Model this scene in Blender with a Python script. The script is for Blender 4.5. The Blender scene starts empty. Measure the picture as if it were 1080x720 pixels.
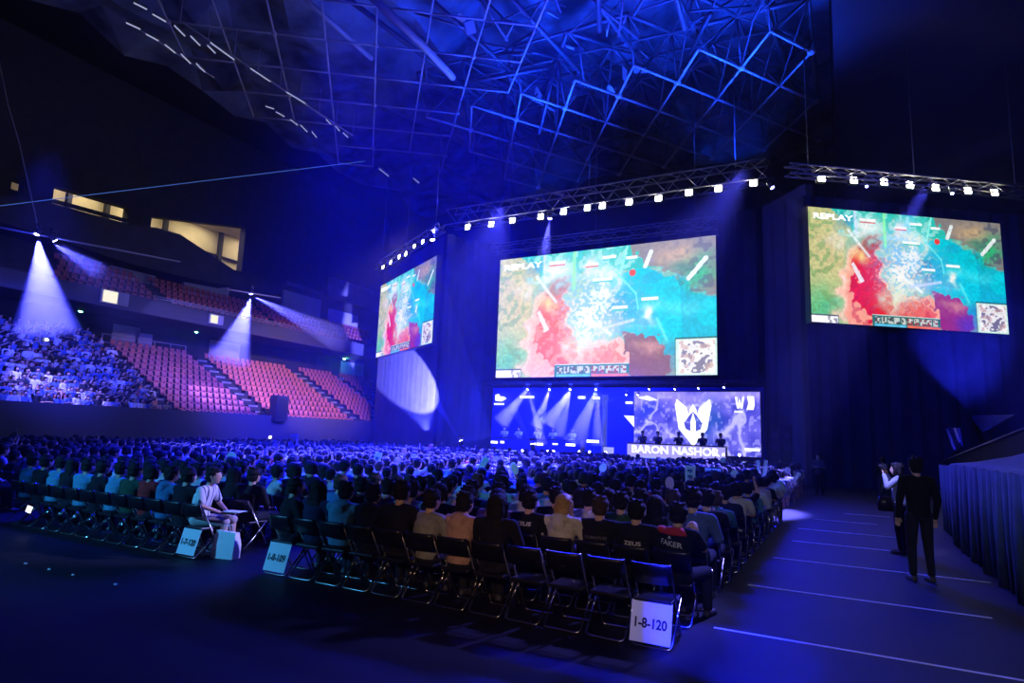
import bpy, bmesh, math, random
import numpy as np
from mathutils import Vector, Matrix, Quaternion
from mathutils.bvhtree import BVHTree
random.seed(7); RNG = np.random.default_rng(11)
PI = math.pi; V = Vector
scene = bpy.context.scene
COL = scene.collection

# ------------------------------------------------------------------ camera
F_PX = 656.0; EYE = V((0, 0, 2.0))
_y = V((350, -112, -F_PX)).normalized()
_x = -V((-1245, -52, -F_PX)); _x = (_x - _y * _x.dot(_y)).normalized()
_z = _x.cross(_y)
RW = Matrix((_x, _y, _z))                     # camera coords -> world
cam_d = bpy.data.cameras.new('camera'); cam = bpy.data.objects.new('camera', cam_d); COL.objects.link(cam)
cam_d.sensor_width = 36; cam_d.lens = F_PX / 1080 * 36; cam_d.clip_end = 300
cam.matrix_world = Matrix.Translation(EYE) @ RW.to_4x4()
scene.camera = cam
def ray(px, py): return (RW @ V((px - 540, 360 - py, -F_PX))).normalized()
def on_z(px, py, z): d = ray(px, py); return EYE + d * ((z - EYE.z) / d.z)
def on_x(px, py, x): d = ray(px, py); return EYE + d * ((x - EYE.x) / d.x)
def on_y(px, py, y): d = ray(px, py); return EYE + d * ((y - EYE.y) / d.y)
def to_px(p):
    c = RW.transposed() @ (V(p) - EYE)
    if c.z > -0.1: return None
    return (540 + F_PX * c.x / -c.z, 360 - F_PX * c.y / -c.z, -c.z)

# ------------------------------------------------------------------ materials
def lin(c): return tuple(((v / 255) / 12.92 if v / 255 <= .04045 else ((v / 255 + .055) / 1.055) ** 2.4) for v in c)
def mat(name, col, rough=.6, metal=0, noise=0, scale=4, spec=.5, objcol=False, emit=None, strength=0, bump=0):
    m = bpy.data.materials.new(name); m.use_nodes = True; nt = m.node_tree; b = nt.nodes['Principled BSDF']
    b.inputs['Base Color'].default_value = (*col, 1); b.inputs['Roughness'].default_value = rough
    b.inputs['Metallic'].default_value = metal; b.inputs['Specular IOR Level'].default_value = spec
    if objcol:
        oi = nt.nodes.new('ShaderNodeObjectInfo'); nt.links.new(oi.outputs['Color'], b.inputs['Base Color'])
    if noise:
        n = nt.nodes.new('ShaderNodeTexNoise'); n.inputs['Scale'].default_value = scale; n.inputs['Detail'].default_value = 5
        tc = nt.nodes.new('ShaderNodeTexCoord'); nt.links.new(tc.outputs['Object'], n.inputs['Vector'])
        mx = nt.nodes.new('ShaderNodeMix'); mx.data_type = 'RGBA'; mx.blend_type = 'MULTIPLY'; mx.inputs[0].default_value = noise
        r = nt.nodes.new('ShaderNodeValToRGB'); r.color_ramp.elements[0].position = .3; r.color_ramp.elements[1].position = .7
        nt.links.new(n.outputs['Fac'], r.inputs[0])
        if objcol: nt.links.new(oi.outputs['Color'], mx.inputs[6])
        else: mx.inputs[6].default_value = (*col, 1)
        nt.links.new(r.outputs[0], mx.inputs[7]); nt.links.new(mx.outputs[2], b.inputs['Base Color'])
        if bump:
            bp = nt.nodes.new('ShaderNodeBump'); bp.inputs['Strength'].default_value = bump; bp.inputs['Distance'].default_value = .02
            nt.links.new(n.outputs['Fac'], bp.inputs['Height']); nt.links.new(bp.outputs[0], b.inputs['Normal'])
    if emit:
        b.inputs['Emission Color'].default_value = (*emit, 1); b.inputs['Emission Strength'].default_value = strength
    return m
M = {}
M['floor'] = mat('floor_black', (.014, .014, .017), .62, noise=.5, scale=1.2, spec=.2)
M['tape'] = mat('floor_tape', (.85, .85, .88), .5)
M['drape'] = mat('black_drape', (.035, .036, .045), .85, noise=.35, scale=1.1, spec=.15)
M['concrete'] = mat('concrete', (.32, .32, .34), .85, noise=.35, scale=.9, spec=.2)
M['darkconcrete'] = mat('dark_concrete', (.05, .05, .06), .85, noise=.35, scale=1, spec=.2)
M['warmwall'] = mat('warm_wall', (.62, .53, .36), .8, noise=.25, scale=.6, spec=.2)
M['panel'] = mat('pale_panel', (.42, .42, .5), .7, noise=.2, scale=1)
M['frontwall'] = mat('tier_wall', (.06, .06, .09), .7)
M['redseat'] = mat('red_seat', (.55, .17, .14), .45, spec=.4)
M['redseat2'] = mat('maroon_seat', (.42, .1, .1), .45, spec=.5)
M['steel'] = mat('painted_steel', (.34, .34, .38), .6, metal=.1)
M['roofsteel'] = mat('roof_steel', (.26, .26, .3), .6)
M['darksteel'] = mat('dark_steel', (.06, .06, .08), .55, metal=.4)
M['deck'] = mat('roof_deck', (.2, .25, .34), .8, noise=.9, scale=.35, spec=.2)
M['deckdark'] = mat('roof_dark', (.03, .03, .045), .85, noise=.3, scale=.3, spec=.1)
M['truss'] = mat('truss_aluminium', (.16, .16, .18), .55, metal=.2)
M['chrome'] = mat('chair_tube', (.75, .72, .7), .22, metal=1)
M['vinyl'] = mat('black_vinyl', (.012, .012, .016), .35, spec=.5)
M['plastic'] = mat('black_plastic', (.02, .02, .025), .4)
M['paper'] = mat('sign_paper', (.85, .85, .88), .7, spec=.2)
M['ink'] = mat('sign_ink', (.01, .01, .012), .6)
M['skin'] = mat('skin', (.62, .40, .29), .55, spec=.35)
M['cloth'] = mat('cloth', (.1, .1, .1), .85, objcol=True, noise=.35, scale=9, spec=.2, bump=.3)
M['hair'] = mat('hair_black', (.012, .010, .010), .7, noise=.4, scale=60, spec=.25, bump=.6)
M['hairb'] = mat('hair_blonde', (.52, .33, .14), .5, noise=.5, scale=60)
M['hairg'] = mat('hair_brown', (.07, .045, .035), .7, noise=.5, scale=60, spec=.25, bump=.6)
M['trouser'] = mat('dark_trousers', (.02, .022, .035), .85, spec=.2)
M['jeans'] = mat('blue_jeans', (.10, .15, .28), .85, spec=.2)
M['shoe'] = mat('shoe', (.55, .55, .58), .6)
M['cwhite'] = mat('crowd_white', (.75, .75, .78), .8)
M['cblack'] = mat('crowd_black', (.02, .02, .03), .8)
M['cblue'] = mat('crowd_blue', (.10, .16, .35), .8)
M['cgrey'] = mat('crowd_grey', (.3, .3, .33), .8)
M['cred'] = mat('crowd_red', (.5, .03, .04), .8)
M['jersey'] = mat('jersey_print', (.75, .75, .8), .6)
M['red'] = mat('red_cloth', (.6, .03, .04), .8)
M['bluecloth'] = mat('pleated_cloth', (.10, .16, .24), .8, noise=.3, scale=3, spec=.2)
M['tarp'] = mat('blue_tarp', (.12, .16, .5), .6, noise=.3, scale=1)
M['whitecloth'] = mat('white_cloth', (.8, .8, .82), .8)
M['stagefloor'] = mat('stage_floor', (.04, .04, .06), .25)
M['bluewall'] = mat('stage_backdrop', (.03, .05, .5), .7, noise=.3, scale=.7)
M['drape2'] = mat('drape_beside_stage', (.09, .09, .10), .85, noise=.2, scale=.8, spec=.15)  # paler copy of the black drape, lightened so the light pool shows
M['shoed'] = mat('dark_shoe', (.05, .05, .06), .6)
def emis(name, col, s): return mat(name, (0, 0, 0), .5, emit=col, strength=s)
M['lampwarm'] = emis('flood_lens', (1, .93, .70), 110)
M['lampblue'] = emis('beam_lens', (.35, .35, 1), 40)
M['lampgreen'] = emis('exit_lamp', (.25, 1, .6), 25)
M['lampwhite'] = emis('small_white_lamp', (.9, .95, 1), 18)
M['tubelight'] = emis('tube_lamp', (.6, .65, 1), .6)
M['tubedim'] = emis('dim_tube_lamp', (.5, .55, .9), .35)
M['ledwhite'] = emis('led_white', (.75, .8, 1), 3.0)
M['ledblue'] = emis('led_blue', (.12, .2, 1), 2.2)
M['ledtext'] = emis('screen_white', (.92, .96, 1), 1.6)
M['ledline'] = emis('stage_edge_led', (.2, .28, 1), 1.6)
M['phone'] = emis('phone_screen', (.9, .9, 1), 3.0)
M['phoney'] = emis('phone_screen_yellow', (.7, .9, .35), 1.2)
M['laser'] = emis('laser', (.10, .25, .9), .55)
M['poster'] = emis('lit_poster', (.9, .85, .6), 1.1)

# ------------------------------------------------------------------ mesh helpers
def tagp(o, label=None, cat=None, group=None, kind=None):
    if label: o['label'] = label
    if cat: o['category'] = cat
    if group: o['group'] = group
    if kind: o['kind'] = kind
    return o
def link(name, me, parent=None, loc=None, rotz=None, color=None):
    o = bpy.data.objects.new(name, me); COL.objects.link(o)
    if parent: o.parent = parent
    if loc is not None: o.location = loc
    if rotz is not None: o.rotation_euler = (0, 0, rotz)
    if color is not None: o.color = (*color, 1)
    return o
def empty(name, loc=(0, 0, 0), rotz=0):
    o = bpy.data.objects.new(name, None); COL.objects.link(o); o.location = loc; o.rotation_euler = (0, 0, rotz); o.empty_display_size = .1
    return o
class MB:
    """collects verts/faces with material indices, builds one mesh"""
    def __init__(s): s.v = []; s.f = []; s.m = []; s.sm = []
    def add(s, vs, fs, mi=0, smooth=False):
        k = len(s.v); s.v += [tuple(v) for v in vs]; s.f += [tuple(i + k for i in f) for f in fs]; s.m += [mi] * len(fs); s.sm += [smooth] * len(fs)
    def box(s, c, d, rot=None, mi=0):
        cx, cy, cz = c; dx, dy, dz = d[0] / 2, d[1] / 2, d[2] / 2
        vs = [V((x * dx, y * dy, z * dz)) for x in (-1, 1) for y in (-1, 1) for z in (-1, 1)]
        if rot is not None: vs = [rot @ v for v in vs]
        vs = [v + V(c) for v in vs]
        s.add(vs, [(0, 1, 3, 2), (4, 6, 7, 5), (0, 4, 5, 1), (2, 3, 7, 6), (0, 2, 6, 4), (1, 5, 7, 3)], mi)
    def tube(s, pts, r, n=6, mi=0, r1=None, cap=True, smooth=True):
        pts = [V(p) for p in pts]; m = len(pts); rings = []
        d0 = (pts[1] - pts[0]).normalized(); up = V((0, 0, 1)) if abs(d0.z) < .9 else V((1, 0, 0))
        a = d0.cross(up).normalized()
        for i, p in enumerate(pts):
            d = ((pts[min(i + 1, m - 1)] - p).normalized() + (p - pts[max(i - 1, 0)]).normalized())
            d = d.normalized() if d.length > 1e-6 else d0
            a = (a - d * a.dot(d)); a = a.normalized() if a.length > 1e-6 else d.orthogonal().normalized()
            b = d.cross(a); rr = r if r1 is None else r + (r1 - r) * i / (m - 1)
            rings.append([p + (a * math.cos(2 * PI * k / n) + b * math.sin(2 * PI * k / n)) * rr for k in range(n)])
        vs = [v for rg in rings for v in rg]; fs = []
        for i in range(m - 1):
            for k in range(n): fs.append((i * n + k, i * n + (k + 1) % n, (i + 1) * n + (k + 1) % n, (i + 1) * n + k))
        if cap: fs.append(tuple(range(n - 1, -1, -1))); fs.append(tuple(range((m - 1) * n, m * n)))
        s.add(vs, fs, mi, smooth)
    def ell(s, c, r, n=12, mi=0, rot=None):
        vs = []; fs = []; rows = max(4, n // 2 + 1)
        vs.append(V((0, 0, -r[2])))
        for i in range(1, rows):
            th = -PI / 2 + PI * i / rows
            for k in range(n): vs.append(V((r[0] * math.cos(th) * math.cos(2 * PI * k / n), r[1] * math.cos(th) * math.sin(2 * PI * k / n), r[2] * math.sin(th))))
        vs.append(V((0, 0, r[2])))
        for k in range(n):
            fs.append((0, 1 + (k + 1) % n, 1 + k)); e = len(vs) - 1; b = 1 + (rows - 2) * n; fs.append((e, b + k, b + (k + 1) % n))
        for i in range(rows - 2):
            for k in range(n):
                a = 1 + i * n; fs.append((a + k, a + (k + 1) % n, a + n + (k + 1) % n, a + n + k))
        if rot is not None: vs = [rot @ v for v in vs]
        s.add([v + V(c) for v in vs], fs, mi, True)
    def loft(s, secs, n=16, mi=0):
        """secs: (center, rx, ry) ellipses stacked"""
        vs = []; fs = []
        for c, rx, ry in secs:
            for k in range(n): a = 2 * PI * k / n; vs.append(V(c) + V((rx * math.cos(a), ry * math.sin(a), 0)))
        for i in range(len(secs) - 1):
            for k in range(n): fs.append((i * n + k, i * n + (k + 1) % n, (i + 1) * n + (k + 1) % n, (i + 1) * n + k))
        fs.append(tuple(range(n - 1, -1, -1))); fs.append(tuple(range((len(secs) - 1) * n, len(secs) * n)))
        s.add(vs, fs, mi, True)
    def prism(s, poly, off, mi=0):
        """poly: list of 3D points, off: extrusion vector"""
        n = len(poly); vs = [V(p) for p in poly] + [V(p) + V(off) for p in poly]
        fs = [tuple(range(n)), tuple(range(2 * n - 1, n - 1, -1))] + [(i, i + n, (i + 1) % n + n, (i + 1) % n) for i in range(n)]
        s.add(vs, fs, mi)
    def mesh(s, name, mats):
        me = bpy.data.meshes.new(name); me.from_pydata(s.v, [], s.f)
        for m_ in (mats if isinstance(mats, (list, tuple)) else [mats]): me.materials.append(m_)
        me.polygons.foreach_set('material_index', s.m); me.polygons.foreach_set('use_smooth', s.sm)
        bm = bmesh.new(); bm.from_mesh(me); bmesh.ops.recalc_face_normals(bm, faces=bm.faces); bm.to_mesh(me); bm.free()
        me.update(); return me
    def obj(s, name, mats, parent=None, **k): return link(name, s.mesh(name, mats), parent, **k)
def struct(o): o['kind'] = 'structure'; return o
def aim(o, target, up='Y', track='-Z'):
    o.rotation_euler = (V(target) - o.location).to_track_quat(track, up).to_euler(); return o
def text_mesh(body, size, mats, bold=.0, depth=.004):
    cu = bpy.data.curves.new('lettering', 'FONT'); cu.body = body; cu.size = size; cu.align_x = 'CENTER'; cu.align_y = 'CENTER'
    cu.extrude = depth / 2; cu.offset = bold; cu.resolution_u = 3
    o = bpy.data.objects.new('t', cu); COL.objects.link(o); dg = bpy.context.evaluated_depsgraph_get()
    me = bpy.data.meshes.new_from_object(o.evaluated_get(dg)); bpy.data.objects.remove(o); bpy.data.curves.remove(cu)
    me.name = 'lettering'; me.materials.clear(); me.materials.append(mats); return me
def textobj(body, width, height, m, parent, loc, xaxis, yaxis, bold=0, depth=.004):
    """text fitted to width x height, centred at loc, spanned by xaxis/yaxis"""
    me = text_mesh(body, 1, m, bold, depth)
    xs = [v.co.x for v in me.vertices]; ys = [v.co.y for v in me.vertices]
    cx, cy = (min(xs) + max(xs)) / 2, (min(ys) + max(ys)) / 2; w, h = max(xs) - min(xs), max(ys) - min(ys)
    X = V(xaxis).normalized(); Y = V(yaxis).normalized(); Z = X.cross(Y)
    for v in me.vertices:
        v.co = V(loc) + X * ((v.co.x - cx) / w * width) + Y * ((v.co.y - cy) / h * height) + Z * v.co.z
    return link('lettering', me, parent)

# ------------------------------------------------------------------ room shell
def slab(name, x0, x1, y0, y1, z0, z1, m):
    b = MB(); b.box(((x0 + x1) / 2, (y0 + y1) / 2, (z0 + z1) / 2), (x1 - x0, y1 - y0, z1 - z0)); return struct(b.obj(name, m))
slab('floor', -60, 26, -16, 64, -.3, 0, M['floor'])
slab('wall_back', -60, 26, 62, 63, 0, 34, M['deckdark'])
slab('wall_right', 24, 25, -16, 62, 0, 34, M['drape'])
slab('wall_rear', -60, 25, -16, -15, 0, 34, M['deckdark'])
slab('wall_left', -61, -60, -16, 62, 0, 34, M['deckdark'])
slab('ceiling', -60, 26, -16, 64, 33, 33.4, M['deckdark'])
slab('ceiling_right', .3, 24, -15, 62, 24, 32.9, M['deckdark'])
# floor seams on the aisle to the right
for i, (p, q) in enumerate([((752, 663), (1078, 715)), ((788, 617.5), (1045, 650)), ((814, 589.6), (1042, 611.5)), ((835, 571), (948, 580.5)),
                            ((841, 558), (950, 566)), ((858, 547.5), (925, 552.5)), ((890, 541.5), (939, 545))]):
    a = on_z(*p, .004); c = on_z(*q, .004); b = MB(); y = (a.y + c.y) / 2
    b.box(((a.x + c.x) / 2, y, .004), (c.x - a.x, .035 + .004 * i, .006))
    struct(b.obj('trim_%d' % (i + 1), M['tape']))

# roof deck: folded panels above the lattice
def deck():
    b = MB(); nx, ny = 17, 15; P = {}
    for i in range(nx + 1):
        for j in range(ny + 1):
            P[i, j] = V((-46 + 46.2 * i / nx, 14 + 48 * j / ny, 29.6 + random.uniform(-1.1, 1.1)))
    for i in range(nx):
        for j in range(ny):
            q = [P[i, j], P[i + 1, j], P[i + 1, j + 1], P[i, j + 1]]
            b.add(q, [(0, 1, 2), (0, 2, 3)] if (i + j) % 2 else [(0, 1, 3), (1, 2, 3)])
    o = struct(b.obj('ceiling_deck', M['deck']))
deck()
def lattice(name, N0, a, b_, z, keep, r, node_every, m, up=None):
    mb = MB(); nodes = {}
    for i in range(-16, 17):
        for j in range(-16, 17):
            p = V((N0[0] + i * a[0] + j * b_[0], N0[1] + i * a[1] + j * b_[1], z))
            if keep(p, i, j): nodes[i, j] = p
    for (i, j), p in nodes.items():
        for di, dj in ((1, 0), (0, 1)):
            if (i + di, j + dj) in nodes: mb.tube([p, nodes[i + di, j + dj]], r, 5)
        if (i + j) % 2 == 0 if node_every == 2 else (i % 2 == 0 and j % 2 == 0): mb.ell(p, (r * 3.0, r * 3.0, r * 2), 8)
    o = struct(mb.obj(name, m)); return nodes
lat = lattice('ceiling_lattice', (-.8, 47.7), (1.88, -2.9), (-1.88, -2.9), 24, lambda p, i, j: -26.8 < p.x < .3 and 31.5 < p.y < 48.2, .075, 2, M['steel'])
# upper layer of the space frame
ub = MB(); up_nodes = {}
for (i, j), p in lat.items(): up_nodes[i, j] = p + V((0, -1.4, 3.0 + .6 * math.sin(i * 1.3 + j)))
for i in range(-8, 10):
    for j in range(-8, 10):
        pass
for (i, j), p in up_nodes.items():
    for di, dj in ((1, 0), (0, 1), (1, 1), (1, -1)):
        if (i + di, j + dj) in up_nodes: ub.tube([p, up_nodes[i + di, j + dj]], random.choice((.07, .11, .16)), 4)
    for di, dj in ((0, 0), (1, 0), (0, 1), (-1, 0)):
        if (i + di, j + dj) in lat and random.random() < .55: ub.tube([p, lat[i + di, j + dj]], .06, 4)
for k in range(46):      # the tangle of bracing nearer the camera
    p = V((random.uniform(-22, -.2), random.uniform(24, 34), random.uniform(24.5, 28.5))); d = V((random.uniform(-1, 1), random.uniform(-1, 1), random.uniform(-.5, .5))).normalized()
    ub.tube([p, p + d * random.uniform(3, 6)], random.choice((.06, .09, .14)), 4)
for k in range(7):
    a = V((-24 + k * 4, 22, 26)); ub.tube([a, a + V((2, 26, 1))], .16, 6)
struct(ub.obj('ceiling_bracing', M['darksteel']))
gus = MB()
for k in range(22):
    p = V((random.uniform(-20, -9), random.uniform(25, 40), random.uniform(25, 28)))
    gus.box(p, (random.uniform(.5, 1.3), random.uniform(.3, .8), .06), rot=Matrix.Rotation(random.uniform(0, PI), 3, V((random.random(), random.random(), .6)).normalized()))
struct(gus.obj('ceiling_gussets', M['steel']))
_lim = {-4: 1, -3: 3, -2: 3, -1: 5, 0: 5, 1: 4, 2: 5, 3: 1}
lattice('ceiling_lattice_left', (-23.1, 25.2), (2.3, 1.65), (-2.25, 2.6), 24, lambda p, i, j: i in _lim and -6 <= j <= _lim[i], .06, 0, M['roofsteel'])
# ducts / beams under the roof at left
dm = MB()
dm.tube([on_z(390, -6, 23), on_z(450, 52, 23), on_z(478, 82, 23)], .2, 8)
dm.tube([on_z(318, -5, 26), on_z(392, 62, 26)], .16, 8)
struct(dm.obj('ceiling_duct', M['roofsteel']))

# ------------------------------------------------------------------ left stands
ROWS = 12; SX = lambda r: -36.75 - .8 * r; SZ = lambda r: 2.05 + .44 * r
def terrace(name, x0, z0, rows, run, rise, y0, y1, base, m):
    pts = [V((x0, y0, base)), V((x0, y0, z0))]
    for r in range(rows):
        pts.append(V((x0 - run * (r + 1), y0, z0 + rise * r)))
        if r < rows - 1: pts.append(V((x0 - run * (r + 1), y0, z0 + rise * (r + 1))))
    pts.append(V((x0 - run * rows, y0, base)))
    b = MB(); b.prism(pts, (0, y1 - y0, 0)); return struct(b.obj(name, m))
terrace('floor_lower_tier', -36.3, 2.05, ROWS, .8, .44, 0, 60, 0, M['darkconcrete'])
b = MB(); b.box((-36.15, 30, 1.38), (.2, 60, 2.76)); struct(b.obj('wall_tier_front', M['frontwall']))
AIS = [(24.2, 25.15), (31.6, 32.55), (41.6, 42.5), (47.2, 48.0)]
ab = MB()
for y0, y1 in AIS:          # stair treads with pale nosing
    for r in range(ROWS):
        ab.box((-36.3 - .8 * r - .4, (y0 + y1) / 2, 2.05 + .44 * r + .06), (.8, y1 - y0 - .1, .12))
        ab.box((-36.3 - .8 * r - .2, (y0 + y1) / 2, 2.05 + .44 * r - .02), (.35, y1 - y0 - .1, .3))
struct(ab.obj('trim_aisle_steps', M['concrete']))

def seat_mesh(m):
    b = MB()
    pts = []  # backrest shell, facing +X
    for k in range(5):
        y = -.17 + .085 * k; c = .03 * (1 - (y / .17) ** 2); pts.append((y, c))
    vs = []; fs = []
    for (y, c) in pts:
        for z, dx in ((.40, 0), (.62, -.05), (.80, -.09)): vs += [(-.2 - c + dx, y, z), (-.235 - c + dx, y, z)]
    for i in range(4):
        for j in range(2):
            a = i * 6 + j * 2; e = a + 6
            fs += [(a, e, e + 2, a + 2), (a + 1, a + 3, e + 3, e + 1)]
        a = i * 6; fs += [(a + 4, a + 10, a + 11, a + 5), (a, a + 1, a + 7, a + 6)]
    fs += [(0, 2, 3, 1), (2, 4, 5, 3), (24, 25, 27, 26), (26, 27, 29, 28)]
    b.add(vs, fs, 0, True)
    b.box((.0, 0, .41), (.38, .35, .045)); b.box((.17, 0, .395), (.05, .35, .05))
    b.box((-.08, 0, .2), (.06, .08, .4), mi=1)
    return b.mesh('stadium_seat', [m, M['darksteel']])
red_me = seat_mesh(M['redseat']); red2_me = seat_mesh(M['redseat2'])
def in_aisle(y): return any(a - .22 < y < b_ + .22 for a, b_ in AIS)
low = []
for r in range(ROWS):
    for k in range(int((55 - 25.2) / .5)):
        y = 25.45 + .5 * k
        if in_aisle(y): continue
        p = V((SX(r), y, SZ(r))); q = to_px(p + V((0, 0, .6)))
        if q is None or not (-5 < q[0] < 394): continue
        low.append((q[2], p))
low.sort(key=lambda t: t[0])
upp = []
for r in range(5):
    for k in range(100):
        y = 15 + .5 * k
        if 26.6 < y < 27.8 or 37 < y < 38: continue
        p = V((-42.9 - .85 * r, y, 10.0 + .55 * r)); q = to_px(p + V((0, 0, .6)))
        if q is None or not (60 < q[0] < 390): continue
        upp.append((q[2], p))
def bulk(name, me, pts, label, rz=0):
    n = len(me.vertices); co = np.empty(n * 3); me.vertices.foreach_get('co', co); co = co.reshape(-1, 3)
    polys = [tuple(p.vertices) for p in me.polygons]; mi = [p.material_index for p in me.polygons]
    allv = []; allf = []; allm = []
    for i, p in enumerate(pts):
        allv.append(co + np.array(p)); allf += [tuple(v + i * n for v in f) for f in polys]; allm += mi
    m2 = bpy.data.meshes.new(name); m2.from_pydata(np.concatenate(allv).tolist(), [], allf)
    for mm in me.materials: m2.materials.append(mm)
    m2.polygons.foreach_set('material_index', allm); o = link(name, m2); tagp(o, label, 'seats', kind='stuff'); return o
for i, (d, p) in enumerate(low[:300]):
    sec = 'first' if p.y < 31.6 else 'second'
    o = link('stadium_seat', red_me, loc=p)
    tagp(o, 'empty red plastic tip-up seat in the %s empty block beside the blue-lit spectators, lower tier' % sec, 'seat',
         'red seats in the %s empty block of the lower tier' % sec)
bulk('stadium_seats_far', red_me, [p for d, p in low[300:]], 'far mass of empty red seats in the lower tier towards the left screen')
bulk('stadium_seats_upper', red2_me, [p for d, p in upp], 'rows of empty seats on the upper balcony above the green exit lamps')

# concourse behind the lower tier, balcony, upper walls
XB = -46.1
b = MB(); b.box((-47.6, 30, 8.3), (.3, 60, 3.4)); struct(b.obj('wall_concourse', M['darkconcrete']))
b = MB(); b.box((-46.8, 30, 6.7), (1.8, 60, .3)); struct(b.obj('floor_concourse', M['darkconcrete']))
b = MB()
for p0, w, h in ((134, 2.0, 1.7), (153, 1.3, 1.0), (238, 3.0, 1.8), (372, 3.6, 2.0)):
    q = on_x(p0, 340 + (p0 - 134) * .17, -47.4); b.box((-47.38, q.y, 8.2), (.12, w, h))
struct(b.obj('trim_concourse_panels', M['panel']))
terrace('floor_upper_tier', -42.4, 10.0, 5, .85, .55, 0, 60, 9.4, M['darkconcrete'])
b = MB(); b.box((-42.2, 30, 9.85), (.35, 60, 1.1)); struct(b.obj('wall_balcony_front', M['frontwall']))
# wall panels behind the upper seats, with gaps
b = MB()
for px0, px1, top in ((86, 104, 0), (116, 163, 0), (196, 242, .3), (302, 340, .9), (352, 380, .3)):
    y0 = on_x(px0, 280, -47).y; y1 = on_x(px1, 300, -47).y
    b.box((-47.1, (y0 + y1) / 2, 13.1 + top / 2), (.3, y1 - y0, 2.0 + top))
struct(b.obj('wall_upper_panels', M['panel']))
b = MB(); b.box((-47.9, 30, 13.4), (.5, 60, 4.6)); struct(b.obj('wall_upper_back', M['darkconcrete']))
# dark raked soffit of the topmost deck
poly = [on_x(*q, -45.0) for q in ((-60, 215), (75, 257), (130, 276), (190, 291), (246, 302), (262, 300), (246, 284), (190, 247), (165, 240), (135, 236), (57, 215), (-60, 196))]
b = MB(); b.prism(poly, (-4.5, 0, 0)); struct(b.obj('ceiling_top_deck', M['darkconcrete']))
# top rail of spectators' parapet against the lit recess
b = MB()
a0, a1 = on_x(57, 213, -45.1), on_x(135, 234, -45.1)
for k in range(26):
    p = a0.lerp(a1, k / 25); b.box(p + V((0, 0, .05)), (.12, .16, .28))
struct(b.obj('trim_parapet_posts', M['darkconcrete']))
# recess openings
def wall_open(xw, m, name, openings, z0, z1, y0, y1):
    mb = MB(); ys = y0
    for (a, c, lo, hi, hr) in openings:
        mb.box((xw, (ys + a) / 2, (z0 + z1) / 2), (.8, a - ys, z1 - z0))
        mb.box((xw, (a + c) / 2, (z0 + lo) / 2), (.8, c - a, lo - z0)); mb.prism([V((xw - .4, a, hi)), V((xw - .4, c, hr)), V((xw - .4, c, z1)), V((xw - .4, a, z1))], (.8, 0, 0)); ys = c
    mb.box((xw, (ys + y1) / 2, (z0 + z1) / 2), (.8, y1 - ys, z1 - z0)); return struct(mb.obj(name, m))
def oy(px, py): return on_x(px, py, -52)
ops = [(oy(12, 195).y, oy(25, 198).y, oy(18, 201).z, oy(18, 190).z, oy(18, 190).z), (oy(57, 200).y, oy(136, 220).y, oy(135, 242).z - .3, oy(57, 197).z + .1, oy(136, 219).z), (oy(160, 230).y, oy(259, 245).y, oy(258, 297).z, oy(160, 228).z, oy(259, 240).z)]
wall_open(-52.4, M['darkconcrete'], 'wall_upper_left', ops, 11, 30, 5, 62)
b = MB(); b.box((-57.5, 32, 20), (.4, 50, 14)); struct(b.obj('wall_lit_recess', M['warmwall']))
b = MB(); b.box((-55, 32, 14.2), (5, 50, .3)); b.box((-55, 32, oy(259, 240).z + .6), (5, 50, .4)); struct(b.obj('floor_recess', M['warmwall']))
b = MB()
for px in (70, 112, 176, 236):
    b.box((-57.1, on_x(px, 230, -57).y, 19.5), (.5, .35, 10))
for z in (17.9, 19.4): b.box((-57.15, 42, z), (.3, 22, .12))
struct(b.obj('trim_recess_ribs', M['darkconcrete']))
# pale facade blocks between the recess and the left screen
b = MB()
for (x0, y0_, x1, y1_, dx) in ((300, 302, 338, 318, 0), (322, 322, 344, 341, .1), (344, 300, 397, 330, .3), (369, 330, 397, 360, .5)):
    p = on_x(x0, (y0_ + y1_) / 2, -51.6); q = on_x(x1, (y0_ + y1_) / 2, -51.6); zt = on_x((x0 + x1) / 2, y0_, -51.6).z; zb = on_x((x0 + x1) / 2, y1_, -51.6).z
    b.box((-51.6 + dx, (p.y + q.y) / 2, (zt + zb) / 2), (.5, q.y - p.y, zt - zb))
struct(b.obj('wall_facade_blocks', M['concrete']))
# railings
def railing(pts, h, n, label, m=M['steel']):
    e = empty('railing', pts[0]); tagp(e, label, 'railing'); o = V(pts[0])
    a = MB()
    for f in (1, .5): a.tube([V(p) - o + V((0, 0, h * f)) for p in pts], .04, 5)
    a.obj('rail', m, e)
    for k in range(n):
        t = k / (n - 1); p = V(pts[0]).lerp(V(pts[1]), t) - o; q = MB(); q.tube([p, p + V((0, 0, h))], .04, 5); q.obj('post', m, e)
railing([V((-46.2, 24.9, 6.9)), V((-46.2, 31.3, 6.9))], 1.15, 6, 'pale metal railing at the head of the lower tier between two green exit lamps')
railing([V((-42.2, 25.8, 10.4)), V((-42.2, 41, 10.4))], .3, 12, 'low pale rail along the balcony edge above the empty red seats')
# dark control cabinet at the foot of the second aisle
e = empty('equipment_cabinet', (-36.0, 32.1, 2.4)); tagp(e, 'dark upright cabinet at the foot of the aisle between blocks of red seats', 'cabinet')
q = MB(); q.box((0, 0, .9), (.7, 1.1, 1.8)); q.obj('body', M['darksteel'], e); q = MB(); q.box((.36, 0, .9), (.03, .95, 1.6)); q.obj('door', M['plastic'], e)
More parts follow.
